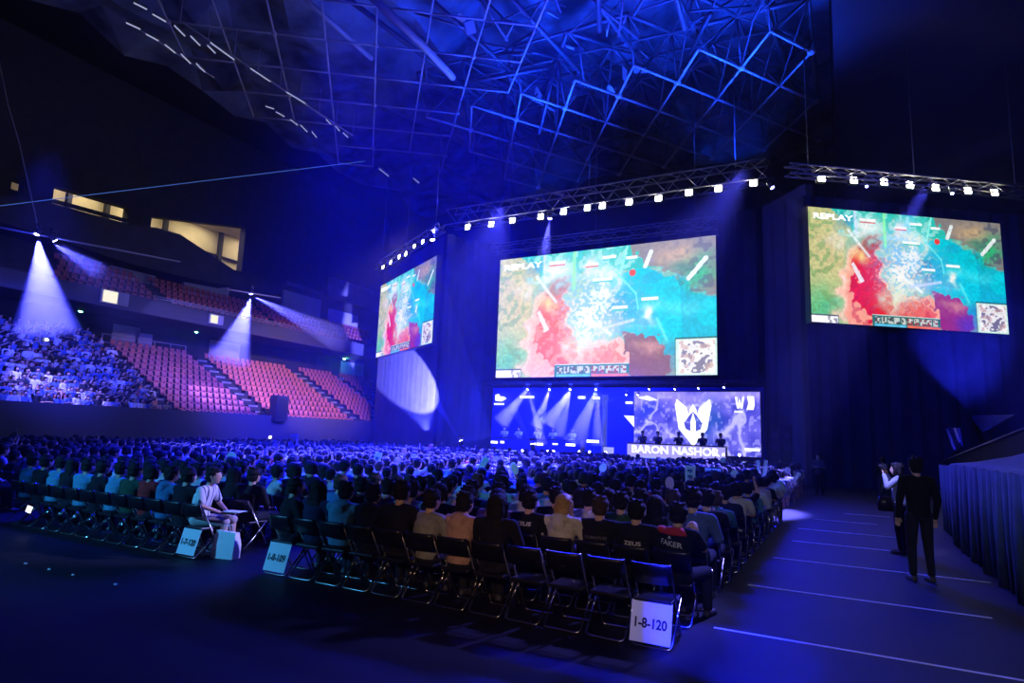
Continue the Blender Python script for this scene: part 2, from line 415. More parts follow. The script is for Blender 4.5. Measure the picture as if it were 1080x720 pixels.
# lit poster boxes on the stands
for (px, py, w, h, lab) in ((121, 314, .9, .75, 'small lit cream notice board on the balcony front at left'), (228, 337, .6, .6, 'small lit notice with dark figures on the balcony front below the blue beam')):
    p = on_x(px, py, -41.9); e = empty('notice_board', p); tagp(e, lab, 'sign')
    q = MB(); q.box((0, 0, 0), (.1, w * 2, h + .12)); q.obj('frame', M['panel'], e)
    q = MB(); q.box((.07, -w * .35, 0), (.04, w, h)); q.obj('lit_face', M['poster'], e)

# spectators etc. come later (need body meshes)
# small lamps on the stands
def glow_lamp(px, py, x, m, r, label, group=None):
    p = on_x(px, py, x); e = empty('wall_lamp', p); tagp(e, label, 'lamp', group)
    q = MB(); q.box((-.12, 0, .0), (.14, .36, .24)); q.obj('housing', M['darksteel'], e)
    q = MB(); q.ell((.02, 0, 0), (.06, r, r), 10); q.obj('lens', m, e); return p
gl = []
for px, py, lab in ((85, 327, 'leftmost of the three green exit lamps under the balcony'), (207, 349, 'middle of the three green exit lamps under the balcony'), (363, 378, 'green exit lamp under the balcony nearest the left screen')):
    gl.append(glow_lamp(px, py, -46.6, M['lampgreen'], .16, lab))
glow_lamp(162, 287, -46.7, M['lampwhite'], .10, 'small white lamp on the upper wall panels, the left one of a pair')
glow_lamp(190, 294, -46.7, M['lampwhite'], .13, 'small white lamp on the upper wall panels, the right one of a pair')
glow_lamp(339, 333, -50.9, M['lampwhite'], .09, 'single white lamp on the grey facade left of the left screen')
glow_lamp(49, 358, -40.5, M['lampwhite'], .08, 'tiny white lamp among the spectators at far left')

# ------------------------------------------------------------------ roof tube lamps
strips = [((133, 24), (148, 31)), ((154, 36), (167, 43)), ((174, 47), (185, 56)), ((191, 57), (201, 67)), ((207, 67), (216, 76)),
          ((141, 3), (155, 10)), ((161, 15), (175, 23)), ((184, 27), (195, 38)), ((201, 38), (211, 48)), ((219, 48), (227, 56)),
          ((222, 45), (247, 63)), ((264, 72), (285, 86)), ((302, 97), (322, 109)), ((280, 112), (289, 115)), ((291, 118), (300, 123)),
          ((306, 126), (314, 132)), ((317, 132), (324, 139)), ((329, 139), (334, 145)), ((344, 126), (349, 131)), ((354, 133), (358, 138)), ((362, 140), (367, 145)), ((400, 178), (410, 186)), ((436, 188), (442, 193))]
names = ['lower left run', 'upper left run', 'long run', 'lower right cluster']
for i, (a, c) in enumerate(strips):
    run = 0 if i < 5 else 1 if i < 10 else 2 if i < 13 else 3
    A, B = on_z(*a, 22), on_z(*c, 22); e = empty('tube_lamp', A)
    tagp(e, 'thin bluish tube lamp under the dark roof, one of the ' + names[run], 'lamp', 'roof tube lamps, ' + names[run])
    q = MB(); q.tube([V((0, 0, 0)), B - A], .035 if run < 3 else .03, 5); q.obj('tube', M['tubelight'] if run != 3 else M['tubelight'], e)
    q = MB(); d = B - A; q.tube([V((0, 0, .1)), d + V((0, 0, .1))], .05, 4); q.obj('housing', M['darksteel'], e)
q = MB(); q.tube([on_z(190, 22, 22.3), on_z(372, 143, 22.3)], .05, 5); q.tube([on_z(130, 20, 22.2), on_z(226, 82, 22.2)], .04, 5)
for k in range(9): p = on_z(190, 22, 22.3).lerp(on_z(372, 143, 22.3), k / 8); q.tube([p, p + V((0, 0, 1.7))], .03, 4)
tagp(q.obj('catwalk_rail', M['roofsteel']), 'long thin catwalk rail carrying the tube lamps under the roof', 'catwalk')

# ------------------------------------------------------------------ stage drapes and screens
ML, MR = V((-20.9, 37.0)), V((-6.25, 36.8)); RL, RR = V((-1.2, 34.4)), V((7.95, 40.9)); LL, LR = V((-34.0, 39.9)), V((-24.25, 34.0))
def drape(name, a, c, z0, z1, th=.5, wave=.10, m=None, step=.35):
    """pleated cloth wall from a to c (2D), front face wavy"""
    a, c = V(a), V(c); L = (c - a).length; d = (c - a) / L; n = V((d.y, -d.x)); k = max(2, int(L / step)); vs = []; fs = []
    for i in range(k + 1):
        w = wave * (math.sin(i * 2.3) + .5 * math.sin(i * .9)); p = a + d * (L * i / k)
        f = p + n * w; g = p - n * th; vs += [(f.x, f.y, z0), (f.x, f.y, z1), (g.x, g.y, z0), (g.x, g.y, z1)]
    for i in range(k):
        o = i * 4; fs += [(o, o + 4, o + 5, o + 1), (o + 2, o + 3, o + 7, o + 6), (o + 1, o + 5, o + 7, o + 3), (o, o + 2, o + 6, o + 4)]
    fs += [(0, 1, 3, 2), (k * 4, k * 4 + 2, k * 4 + 3, k * 4 + 1)]
    b = MB(); b.add(vs, fs); return struct(b.obj(name, m or M['drape']))
dL = (LR - LL).normalized(); nL = V((dL.y, -dL.x)); dR = (RR - RL).normalized(); nR = V((dR.y, -dR.x))
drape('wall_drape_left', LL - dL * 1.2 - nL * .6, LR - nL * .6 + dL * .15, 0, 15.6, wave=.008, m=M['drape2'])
drape('wall_drape_left_gap', LR - nL * .6 + dL * .3, V((-21.75, 38.25)), 0, 15.6)
drape('wall_drape_main', V((-21.2, 38.3)), V((-4.2, 38.3)), 5.3, 16)
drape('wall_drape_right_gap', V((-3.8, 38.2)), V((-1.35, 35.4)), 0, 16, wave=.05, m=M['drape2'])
drape('wall_drape_right', RL - nR * .6 + dR * .15, RL - nR * .6 + dR * 32, 0, 15.2, wave=.08)

def noise2(sh, cell, seed):
    g = np.random.default_rng(seed).random((sh[0] // cell + 3, sh[1] // cell + 3)); ys = np.arange(sh[0]) / cell; xs = np.arange(sh[1]) / cell
    y0 = ys.astype(int); x0 = xs.astype(int); fy = (ys - y0)[:, None]; fx = (xs - x0)[None]; fy = fy * fy * (3 - 2 * fy); fx = fx * fx * (3 - 2 * fx)
    a = g[y0][:, x0]; b_ = g[y0][:, x0 + 1]; c = g[y0 + 1][:, x0]; d = g[y0 + 1][:, x0 + 1]
    return (a * (1 - fx) + b_ * fx) * (1 - fy) + (c * (1 - fx) + d * fx) * fy
def inpoly(U, Vv, poly):
    r = np.zeros(U.shape, bool); n = len(poly)
    for i in range(n):
        x0, y0 = poly[i]; x1, y1 = poly[(i + 1) % n]
        if y0 == y1: continue
        c = ((y0 > Vv) != (y1 > Vv)) & (U < (x1 - x0) * (Vv - y0) / (y1 - y0) + x0); r ^= c
    return r
def seg(U, Vv, a, c, w, asp=1.78):
    ax, ay = a[0] * asp, a[1]; bx, by = c[0] * asp, c[1]; X = U * asp; t = np.clip(((X - ax) * (bx - ax) + (Vv - ay) * (by - ay)) / ((bx - ax) ** 2 + (by - ay) ** 2 + 1e-9), 0, 1)
    return np.exp(-(((X - ax - t * (bx - ax)) ** 2 + (Vv - ay - t * (by - ay)) ** 2) / w ** 2))
def paint_game(hot):
    """u to the right, v up; hot = washed-out exposure of the main screen"""
    H, W = 180, 320; v, u = np.mgrid[0:H, 0:W]; u = (u + .5) / W; v = (v + .5) / H
    n1 = noise2((H, W), 40, 1); n2 = noise2((H, W), 16, 2); n3 = noise2((H, W), 6, 3); n4 = noise2((H, W), 3, 4); n5 = noise2((H, W), 26, 9)
    uu = u + (n2 - .5) * .07 + (n3 - .5) * .025; vv = v + (n1 - .5) * .07 + (n3 - .5) * .04
    C = np.zeros((H, W, 3)); C[:] = (120, 190, 170)
    def put(mask, col, a=1.0):
        mk = (mask * a)[..., None]; C[:] = C * (1 - mk) + np.array(col) * mk
    def blob(cx, cy, rx, ry, col, a=1., soft=1.): put(np.clip(np.exp(-(((uu - cx) / rx) ** 2 + ((vv - cy) / ry) ** 2) * soft), 0, 1), col, a)
    def pol(p, col, a=1., U=uu, Vv=vv): put(inpoly(U, Vv, p).astype(float), col, a)
    put(np.clip((.24 - uu) * 12, 0, 1), (196, 196, 132)); blob(.05, .12, .09, .2, (80, 190, 130), .9); blob(.1, .62, .1, .2, (214, 196, 140), .8)
    put((n3 > .62) * np.clip((.22 - uu) * 9, 0, 1), (110, 160, 90), .55)
    pol([(.2, .82), (.8, .8), (.85, 1.1), (.05, 1.1)], (30, 190, 175)); put(((n3 > .55) & (v > .76) & (u > .15) & (u < .75)), (190, 240, 235), .6)
    pol([(.56, .78), (.72, .82), (.9, .66), (1.05, .5), (1.05, .2), (.7, .12), (.62, .3)], (0, 196, 214))
    put(((n5 > .55) & (u > .6) & (v < .8)), (20, 150, 190), .45); blob(.84, .5, .12, .05, (70, 225, 235), .6)
    pol([(.7, .84), (.8, .8), (.95, .62), (1.1, .48), (1.1, 1.1), (.62, 1.1)], (128, 122, 120)); blob(.84, .9, .07, .08, (200, 165, 120), .9); blob(.92, .74, .06, .12, (40, 180, 110), .95)
    put((n3 > .6) * np.clip((u - .8) * 8, 0, 1) * (v > .6), (60, 70, 90), .5)
    pol([(.6, .0), (.62, .3), (.72, .3), (.82, .12), (.84, 0)], (120, 70, 70) if hot else (150, 40, 110)); blob(.8, .06, .06, .1, (120, 80, 90) if hot else (80, 50, 190), .8); blob(.72, .2, .06, .05, (215, 150, 130), .7)
    pol([(.18, -.1), (.16, .25), (.19, .5), (.26, .72), (.33, .8), (.37, .72), (.36, .45), (.42, .28), (.6, .26), (.66, -.1)], (252, 178, 158) if hot else (250, 160, 130))
    core = (244, 92, 76) if hot else (226, 18, 22)
    pol([(.2, .3), (.22, .52), (.27, .7), (.32, .79), (.355, .66), (.35, .4), (.4, .22), (.42, .02), (.28, .02)], core)
    pol([(.4, .02), (.42, .2), (.56, .24), (.64, .02)], (246, 120, 100) if hot else (236, 92, 84)); blob(.3, .72, .04, .08, (90, 60, 50), .55)
    put((n3 > .62) & (u > .2) & (u < .62) & (v < .6), (255, 190, 165) if hot else (190, 20, 40), .4)
    put(seg(uu, vv, (.15, .05), (.17, .42), .035) + seg(uu, vv, (.17, .42), (.25, .7), .03), (250, 205, 180), .9)
    blob(.275, .63, .03, .06, (255, 210, 130)); pol([(.205, .52), (.22, .54), (.27, .38), (.25, .36)], (240, 225, 230), U=u, Vv=v)
    # bright burst
    blob(.455, .44, .10, .23, (255, 252, 245), 1, 1.1); blob(.42, .24, .055, .12, (225, 245, 215), .85); blob(.53, .66, .055, .22, (250, 255, 255)); blob(.3, .86, .07, .1, (255, 250, 248), .95)
    blob(.36, .74, .05, .07, (120, 210, 225), .7); blob(.62, .55, .07, .14, (60, 150, 205), .6); blob(.6, .36, .09, .07, (150, 190, 230), .8); blob(.15, .72, .04, .08, (235, 225, 205), .9); blob(.17, .9, .05, .06, (60, 150, 190), .8)
    blob(.73, .44, .03, .07, (250, 245, 230)); blob(.46, .85, .04, .08, (255, 240, 230), .9)
    put((n4 > .6) * np.exp(-(((u - .48) / .16) ** 2 + ((v - .55) / .3) ** 2)), (90, 170, 215), .75); put((n4 < .3) * np.exp(-(((u - .48) / .17) ** 2 + ((v - .5) / .34) ** 2)), (255, 255, 255), .9)
    for a, c, w, col in (((.385, .7), (.385, 1.02), .012, (150, 255, 170)), ((.6, .78), (.635, 1.02), .008, (160, 250, 240)), ((.24, .8), (.235, 1.02), .014, (215, 225, 255)), ((.58, .8), (.67, .62), .006, (120, 245, 255)),
                         ((.67, .62), (.68, .5), .006, (120, 245, 255)), ((.76, .42), (.8, .26), .012, (90, 235, 235)), ((.2, .82), (.3, .6), .012, (240, 250, 255)), ((.42, .5), (.56, .32), .012, (255, 255, 255)), ((.5, .36), (.66, .42), .012, (205, 220, 255))):
        put(np.clip(seg(u, v, a, c, w), 0, 1), col, .95)
    for cx, cy, w in ((.55, .92, .06), (.65, .9, .05), (.3, .92, .08), (.6, .52, .07), (.73, .57, .07), (.47, .88, .06), (.52, .75, .09)):
        put((abs(u - cx) < w / 2) & (abs(v - cy) < .011), (250, 255, 255)); put((abs(u - cx) < w / 2) & (abs(v - cy + .018) < .005), (220, 90, 90) if cx < .5 else (60, 200, 190))
    for a, c in (((.735, .93), (.71, .82)), ((.96, .84), (.89, .7))): put(seg(u, v, a, c, .02) > .5, (225, 235, 235))
    put(((u - .655) * 1.78) ** 2 + (v - .78) ** 2 < .0007, (225, 60, 50))
    # bottom bars
    put((u < .135) & (v < .075), (60, 70, 90)); put((u < .13) & (v < .06), (255, 255, 255)); put((u > .08) & (u < .13) & (v < .06) & (n4 > .6), (150, 150, 160))
    put((u > .3) & (u < .645) & (v < .1), (30, 110, 105)); put((u > .3) & (u < .645) & ((abs(v - .098) < .004)), (210, 240, 235))
    for k in range(10):
        c0 = .313 + k * .0325; cell = (u > c0) & (u < c0 + .027) & (v > .03) & (v < .085); put(cell, (205, 215, 210)); put(cell & (n4 > .55), (70, 80, 80) if k < 5 else (140, 60, 60))
    put((u > .31) & (u < .47) & (v < .022), (90, 190, 230)); put((u > .475) & (u < .64) & (v < .022), (235, 110, 90))
    mm = (u > .835) & (v < .27); put(mm, (20, 80, 70)); put((u > .838) & (v < .262) & ~((u > .85) & (v < .25) & (u < .99) & (v > .015)), (200, 235, 220))
    ins = (u > .85) & (v < .25) & (u < .99) & (v > .015); put(ins, (238, 236, 232)); rr = ((u - .92) / .055) ** 2 + ((v - .13) / .1) ** 2
    put(ins & (n4 > .52) & (rr < 1.3) & (rr > .1), (110, 105, 125)); put(ins & (n3 > .66), (190, 150, 140), .6)
    C = C * (.92 + .16 * n4[..., None])
    if hot: C = C * .84 + 42
    return np.clip(C, 0, 255)
def paint_stage():
    H, W = 100, 240; v, u = np.mgrid[0:H, 0:W]; u = (u + .5) / W; v = (v + .5) / H
    n1 = noise2((H, W), 40, 21); n2 = noise2((H, W), 14, 22); n3 = noise2((H, W), 5, 23)
    uu = u + (n2 - .5) * .1; vv = v + (n1 - .5) * .2 + (n3 - .5) * .08; C = np.zeros((H, W, 3)); C[:] = (62, 62, 190)
    def put(m, c, a=1.): mk = (np.clip(m, 0, 1) * a)[..., None]; C[:] = C * (1 - mk) + np.array(c) * mk
    put(n2 * 1.2 - .3, (130, 120, 235), .8); put(np.exp(-((vv - .9) / .14) ** 2), (165, 150, 245), .8)
    put(np.exp(-(((uu - .62) / .1) ** 2 + ((vv - .5) / .3) ** 2)), (40, 90, 180), .7); put(np.exp(-(((uu - .1) / .08) ** 2 + ((vv - .68) / .16) ** 2)), (30, 50, 190), .8)
    for a, c, w in (((.0, .35), (.12, .48), .03), ((.12, .48), (.22, .3), .03), ((.2, .9), (.16, .5), .02), ((.3, .4), (.36, .3), .03), ((.72, .3), (.84, .6), .05), ((.86, .6), (.9, .15), .03), ((.9, .15), (1, .1), .03), ((.76, .2), (.74, 0), .03), ((.0, .05), (.5, .1), .02), ((.36, .76), (.6, .8), .03)):
        put(seg(uu, vv, a, c, w, 2.3), (205, 200, 255), .85)
    put((n3 > .68), (185, 180, 255), .5); return np.clip(C, 0, 255)
def paint_mesh(name, P, corner, dx, dz, nrm, strength):
    """grid in the plane with one colour per point of the picture"""
    H, W = P.shape[:2]; jj, ii = np.mgrid[0:H, 0:W]; o = np.array(corner); co = o + (ii / (W - 1))[..., None] * np.array(dx) + (jj / (H - 1))[..., None] * np.array(dz)
    idx = (jj * W + ii)[:-1, :-1].reshape(-1); fs = np.stack([idx, idx + 1, idx + W + 1, idx + W], 1)
    me = bpy.data.meshes.new(name); me.from_pydata(co.reshape(-1, 3).tolist(), [], fs.tolist())
    at = me.color_attributes.new('picture', 'FLOAT_COLOR', 'POINT'); c = P.reshape(-1, 3) / 255; c = np.where(c <= .04045, c / 12.92, ((c + .055) / 1.055) ** 2.4)
    at.data.foreach_set('color', np.concatenate([c, np.ones((len(c), 1))], 1).astype(np.float32).reshape(-1))
    m = bpy.data.materials.new(name + '_pixels'); m.use_nodes = True; nt = m.node_tree; bs = nt.nodes['Principled BSDF']; bs.inputs['Base Color'].default_value = (.01, .01, .01, 1); bs.inputs['Roughness'].default_value = .5
    ca = nt.nodes.new('ShaderNodeVertexColor'); ca.layer_name = 'picture'; nt.links.new(ca.outputs[0], bs.inputs['Emission Color']); bs.inputs['Emission Strength'].default_value = strength
    me.materials.append(m); return me
def screen(name, a, c, z0, z1, P, label, strength, game=True):
    a, c = V(a), V(c); d = (c - a).normalized(); n = V((d.y, -d.x)); L = (c - a).length; e = empty(name, (a.x, a.y, z0)); tagp(e, label, 'screen')
    D3 = V((d.x, d.y, 0)); N3 = V((n.x, n.y, 0)); me = paint_mesh('display', P, (0, 0, 0), D3 * L, (0, 0, z1 - z0), N3, strength); dsp = link('display', me, e)
    q = MB(); R = Matrix((D3, -N3, V((0, 0, 1)))).transposed()
    q.box(D3 * L / 2 - N3 * .22 + V((0, 0, (z1 - z0) / 2)), (L + .1, .4, z1 - z0 + .1), rot=R); q.obj('cabinet', M['plastic'], e)
    H = z1 - z0
    if game:
        textobj('REPLAY', L * .2, H * .05, M['ledtext'], dsp, D3 * L * .125 + N3 * .03 + V((0, 0, H * .925)), D3, (0, 0, 1), .03)
    return e, D3, N3, L, H
Pm = paint_game(True); Ps = paint_game(False)
screen('video_screen', ML, MR, 5.85, 14.15, Pm, 'large central video screen with game replay above the stage', 1.22)
screen('video_screen', RL, RR, 8.25, 14.35, Ps, 'right-hand video screen with game replay high on the black drapes', 1.05)
screen('video_screen', LL, LR, 7.95, 14.0, Ps, 'left-hand video screen seen at a steep angle beside the empty stands', 1.05)

# ------------------------------------------------------------------ trusses and flood lamps
def truss(a, c, w, label, m=M['truss'], rt=.05, step=.9):
    a, c = V(a), V(c); L = (c - a).length; d = (c - a) / L; n = V((d.y, -d.x, 0)).normalized(); u = V((0, 0, 1)); e = empty('lighting_truss', a); tagp(e, label, 'truss')
    ch = [n * sx * w / 2 + u * sz * w / 2 for sx, sz in ((-1, -1), (1, -1), (1, 1), (-1, 1))]; q = MB()
    for o in ch: q.tube([o, d * L + o], rt, 5)
    q.obj('chords', m, e); q = MB(); k = int(L / step)
    for i in range(k):
        for s in range(4):
            o0, o1 = (ch[s], ch[(s + 1) % 4]) if i % 2 else (ch[(s + 1) % 4], ch[s]); q.tube([d * (L * i / k) + o0, d * (L * (i + 1) / k) + o1], rt * .55, 4)
    q.obj('bracing', m, e)
    for t in (.08, .5, .92):
        q = MB(); p = d * L * t + u * w / 2; q.tube([p, p + u * (23.5 - a.z - w / 2)], .03, 4); q.obj('hoist_chain', M['darksteel'], e)
truss((-24.2, 35.35, 17.0), (-3.2, 35.35, 17.0), 1.1, 'long box truss carrying the flood lamps above the central screen')
truss((-21.2, 36.6, 14.85), (-6.2, 36.6, 14.85), .6, 'slim truss directly along the top edge of the central screen', rt=.03)
truss((-2.0, 32.55, 15.75), (9.5, 40.76, 15.75), .5, 'truss with flood lamps above the right-hand screen')
truss((-33.5, 38.75, 15.3), (-22.8, 32.35, 15.3), .5, 'truss with flood lamps above the left-hand screen')
def flood_proto():
    e = empty('flood_lamp'); q = MB(); q.box((0, 0, 0), (.46, .2, .38)); q.obj('housing', M['plastic'], e)
    for sx in (-1, 1):
        for sz in (-1, 1):
            q = MB(); q.tube([V((sx * .1, -.1, sz * .09)), V((sx * .1, -.125, sz * .09))], .085, 12, smooth=False); q.obj('lens', M['lampwarm'], e)
    q = MB(); q.tube([(-.25, 0, 0), (-.25, 0, .3), (.25, 0, .3), (.25, 0, 0)], .02, 5); q.tube([(0, 0, .3), (0, 0, .5)], .03, 5); q.obj('yoke', M['darksteel'], e); return e
def copy_tree(o, parent=None):
    c = o.copy(); COL.objects.link(c)
    if parent: c.parent = parent
    for ch in list(o.children): copy_tree(ch, c)
    return c
FP = flood_proto(); first = True
spots_m = [(494, 240), (519, 237), (541, 233), (571, 229), (595, 224), (620, 220), (636, 218), (664, 214), (695, 210), (727, 204), (758, 200), (795, 194)]
spots_r = [(865, 189), (899, 191), (931, 193), (958, 196), (985, 199), (1019, 202), (1047, 204)]
spots_l = [(405, 282), (413, 277), (422, 271), (429, 268), (438, 260), (447, 255), (458, 247)]
def nth(i, n): 
    w = ['first', 'second', 'third', 'fourth', 'fifth', 'sixth', 'seventh', 'eighth', 'ninth', 'tenth', 'eleventh', 'twelfth']; return w[i]
flood_pos = []
for run, lst in (('central', spots_m), ('right-hand', spots_r), ('left-hand', spots_l)):
    for i, (px, py) in enumerate(lst):
        if run == 'central': p = on_y(px, py, 35.0); rz = 0
        elif run == 'right-hand':
            d = ray(px, py); n = V((nR.x, nR.y, 0)); o = V((RL.x, RL.y, 0)) + n * 1.0; p = EYE + d * ((o - EYE).dot(n) / d.dot(n)); rz = math.atan2(dR.y, dR.x)
        else:
            d = ray(px, py); n = V((nL.x, nL.y, 0)); o = V((LR.x, LR.y, 0)) + n * 1.0; p = EYE + d * ((o - EYE).dot(n) / d.dot(n)); rz = math.atan2(dL.y, dL.x)
        e = FP if first else copy_tree(FP); first = False; e.location = p; e.rotation_euler = (-.12, 0, rz)
        s = .75 if run == 'left-hand' else 1.0; e.scale = (s, s, s)
        tagp(e, 'glaring four-lens flood lamp on the %s truss, %s from the left' % (run, nth(i, 0)), 'lamp', 'flood lamps on the %s truss' % run)
        flood_pos.append(p)

# ------------------------------------------------------------------ moving heads + haze beams
HZ = {}
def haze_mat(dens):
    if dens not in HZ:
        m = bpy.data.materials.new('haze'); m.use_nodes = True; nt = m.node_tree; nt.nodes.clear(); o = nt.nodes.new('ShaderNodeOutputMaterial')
        s = nt.nodes.new('ShaderNodeVolumeScatter'); s.inputs['Density'].default_value = dens; s.inputs['Anisotropy'].default_value = 0; s.inputs['Color'].default_value = (.55, .6, 1, 1)  # blue light tint put into the haze's own scatter colour
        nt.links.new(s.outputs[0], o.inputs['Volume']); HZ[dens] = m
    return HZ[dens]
def spot(p, t, power, col, half, blend=.3, size=.08):
    l = bpy.data.lights.new('spot', 'SPOT'); l.energy = power; l.color = col; l.spot_size = 2 * half; l.spot_blend = blend; l.shadow_soft_size = size
    o = bpy.data.objects.new('spot_light', l); COL.objects.link(o); o.location = p; aim(o, t); return o
def area(p, t, power, col, sx, sy=None, spread=PI):
    l = bpy.data.lights.new('area', 'AREA'); l.energy = power; l.color = col; l.shape = 'RECTANGLE'; l.size = sx; l.size_y = sy or sx; l.spread = spread
    o = bpy.data.objects.new('area_light', l); COL.objects.link(o); o.location = p; aim(o, t); return o
def beam(p, t, r1, power, col, dens, label, blend=.4):
    p, t = V(p), V(t); L = (t - p).length; half = math.atan(r1 / L); d = (t - p) / L
    spot(p, t, power, col, half, blend, .03)
    q = MB(); a = d * .25; q.tube([a, d * L * .5, d * L], .05 + .25 * r1 / L * 1.0, 20, r1=None)
    # frustum
    vs = []; n = 24; u = d.orthogonal().normalized(); w = d.cross(u); q = MB()
    for s_, rr in ((.2, r1 * .2 / L * 1.06 + .02), (L, r1 * 1.06)):
        for k in range(n): vs.append(d * s_ + (u * math.cos(2 * PI * k / n) + w * math.sin(2 * PI * k / n)) * rr)
    q.add(vs, [(k, (k + 1) % n, n + (k + 1) % n, n + k) for k in range(n)] + [tuple(range(n - 1, -1, -1)), tuple(range(n, 2 * n))])
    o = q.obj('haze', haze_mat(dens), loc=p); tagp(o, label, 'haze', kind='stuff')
def moving_head(p, t, label, group=None, lens=None, s=1.0):
    p = V(p); e = empty('stage_light', p); tagp(e, label, 'lamp', group); d = (V(t) - p).normalized()
    q = MB(); q.box((0, 0, .42), (.36, .26, .14)); q.obj('base', M['plastic'], e)
    q = MB(); q.tube([(-.19, 0, 0), (-.19, 0, .36), (.19, 0, .36), (.19, 0, 0)], .028, 5); q.obj('yoke', M['plastic'], e)
    q = MB(); q.tube([-d * .2, -d * .05, d * .13], .13, 12); h = q.obj('head', M['plastic'], e)
    q = MB(); q.tube([d * .131, d * .16], .11, 12, smooth=False); q.obj('lens', lens or M['lampblue'], e); e.scale = (s, s, s); return e
BL = (.10, .10, 1.0); VI = (.15, .14, 1.0)
p1 = on_x(40, 245, -36); moving_head(p1, p1 + V((0, -2, -6)), 'blue beam light high at the far left above the spectators', s=.9)
p2 = on_x(265, 308, -36); moving_head(p2, p2 + V((0, 0, -6)), 'blue beam light above the empty red seats', s=.9)
p1b = on_x(56, 251, -36); moving_head(p1b, p1b + V((0, 3, -3)), 'smaller blue light just right of the far left beam light', s=1.0)
def beam_px(p, px, py, x, r, power, dens, label, col=VI): beam(p, on_x(px, py, x), r, power, col, dens, label)
beam_px(p1 + V((.1, 0, -.3)), 50, 350, -37.0, 1.5, 34000, .22, 'broad violet haze beam falling from the far left beam light')
beam_px(p1b + V((.1, 0, -.3)), 105, 286, -37.5, .6, 12000, .10, 'short haze beam slanting right from the far left lights')
beam_px(p2 + V((.1, 0, -.3)), 242, 380, -38.0, 1.4, 31000, .22, 'violet haze beam falling left onto the red seats')
beam_px(p2 + V((.2, .1, -.3)), 360, 358, -38, 1.2, 40000, .10, 'long haze beam slanting right across the balcony')
p3 = on_y(456, 250, 31.8); moving_head(p3, p3 + V((1, 0, -6)), 'blue beam light on the corner above the left-hand screen', s=1.3)
beam(p3, on_y(497, 465, 32.5), 1.3, 40000, BL, .03, 'faint blue haze beam dropping beside the left-hand screen to the crowd')
p4 = on_y(580, 228, 34.6); moving_head(p4, p4 + V((0, 0, -6)), 'violet beam light among the flood lamps above the central screen', s=1.1)
beam(p4 + V((0, 0, -.2)), on_y(574, 268, 34.2), .45, 5000, VI, .2, 'short violet haze cone in front of the central screen top')
p5 = on_y(813, 196, 33.5); moving_head(p5, p5 + V((2, 0, -3)), 'small blue light right of the last central flood lamp', s=.9)
beam(p5, on_y(848, 226, 33.2), .35, 4000, BL, .1, 'thin blue haze beam slanting toward the right-hand screen')
for px, py in ((914, 195.5), (1004, 203)): 
    p = on_y(px, py, 35.5); moving_head(p, p + V((0, -2, -3)), 'small blue light between flood lamps above the right screen, %s one' % ('left' if px < 950 else 'right'), s=.6)
# stage beams
stg = [((557, 410), (528, 446), 'first', .6), ((557, 411), (572, 470), 'second', .35), ((580, 410), (566, 450), 'third', .45), ((602, 410), (578, 448), 'fourth', .6), ((602, 411), (590, 460), 'fifth', .4), ((629, 410), (606, 468), 'sixth', .7), ((629, 411), (631, 470), 'seventh', .4)]
for i, (a, c, w, r) in enumerate(stg):
    A = on_y(*a, 34.2); B = on_y(*c, 34.0); beam(A, B, r, 13000, VI,   .22, 'violet haze beam over the left half of the stage, %s from the left' % w)
heads = [(557, 410), (580, 410), (602, 410), (629, 410), (661, 416), (673, 416), (685, 410), (712, 410), (737, 409), (764, 408)]
for i, (px, py) in enumerate(heads):
    p = on_y(px, py - .6, 34.6); moving_head(p, p + V((-.6, -.8, -1.6)), 'small stage spotlight in the row over the stage, %s from the left' % nth(i, 0), 'row of spotlights over the stage', s=.6 if i < 4 else .45)
A = on_y(661, 417, 34.4); beam(A, on_y(620, 428, 34.2), .3, 1500, VI, .15, 'faint haze beam slanting left from the middle of the stage lights')
A = on_y(487, 467, 31.5); moving_head(A, A + V((-1, 0, 2)), 'small uplight at the left end of the stage beside the crowd', s=.9)
beam(A, on_y(461, 425, 31.8), .22, 4500, VI, .25, 'thin haze beam rising left from the uplight at the stage end')
A = on_y(562, 471, 32.0); moving_head(A, A + V((-.5, .2, 2)), 'bright violet uplight at the stage lip left of centre', s=1.0)
beam(A, on_y(542, 432, 32.6), .25, 2500, VI, .25, 'thin haze beam rising from the uplight at the stage lip')

# ------------------------------------------------------------------ stage
e = empty('stage', (-12.6, 34.7, 0)); tagp(e, 'low black stage with glowing blue front edge behind the crowd', 'stage')
q = MB(); q.box((0, 0, .55), (17.2, 5.6, 1.1)); q.obj('platform', M['stagefloor'], e)
q = MB(); q.box((0, -2.83, 1.13), (17.2, .06, .05)); q.obj('edge_light', M['ledline'], e)
slab('wall_stage_back', -21.4, -3.9, 37.6, 37.9, 0, 5.2, M['bluewall'])
slab('ceiling_stage', -21.3, -4.0, 36.0, 38.0, 5.3, 5.5, M['drape'])
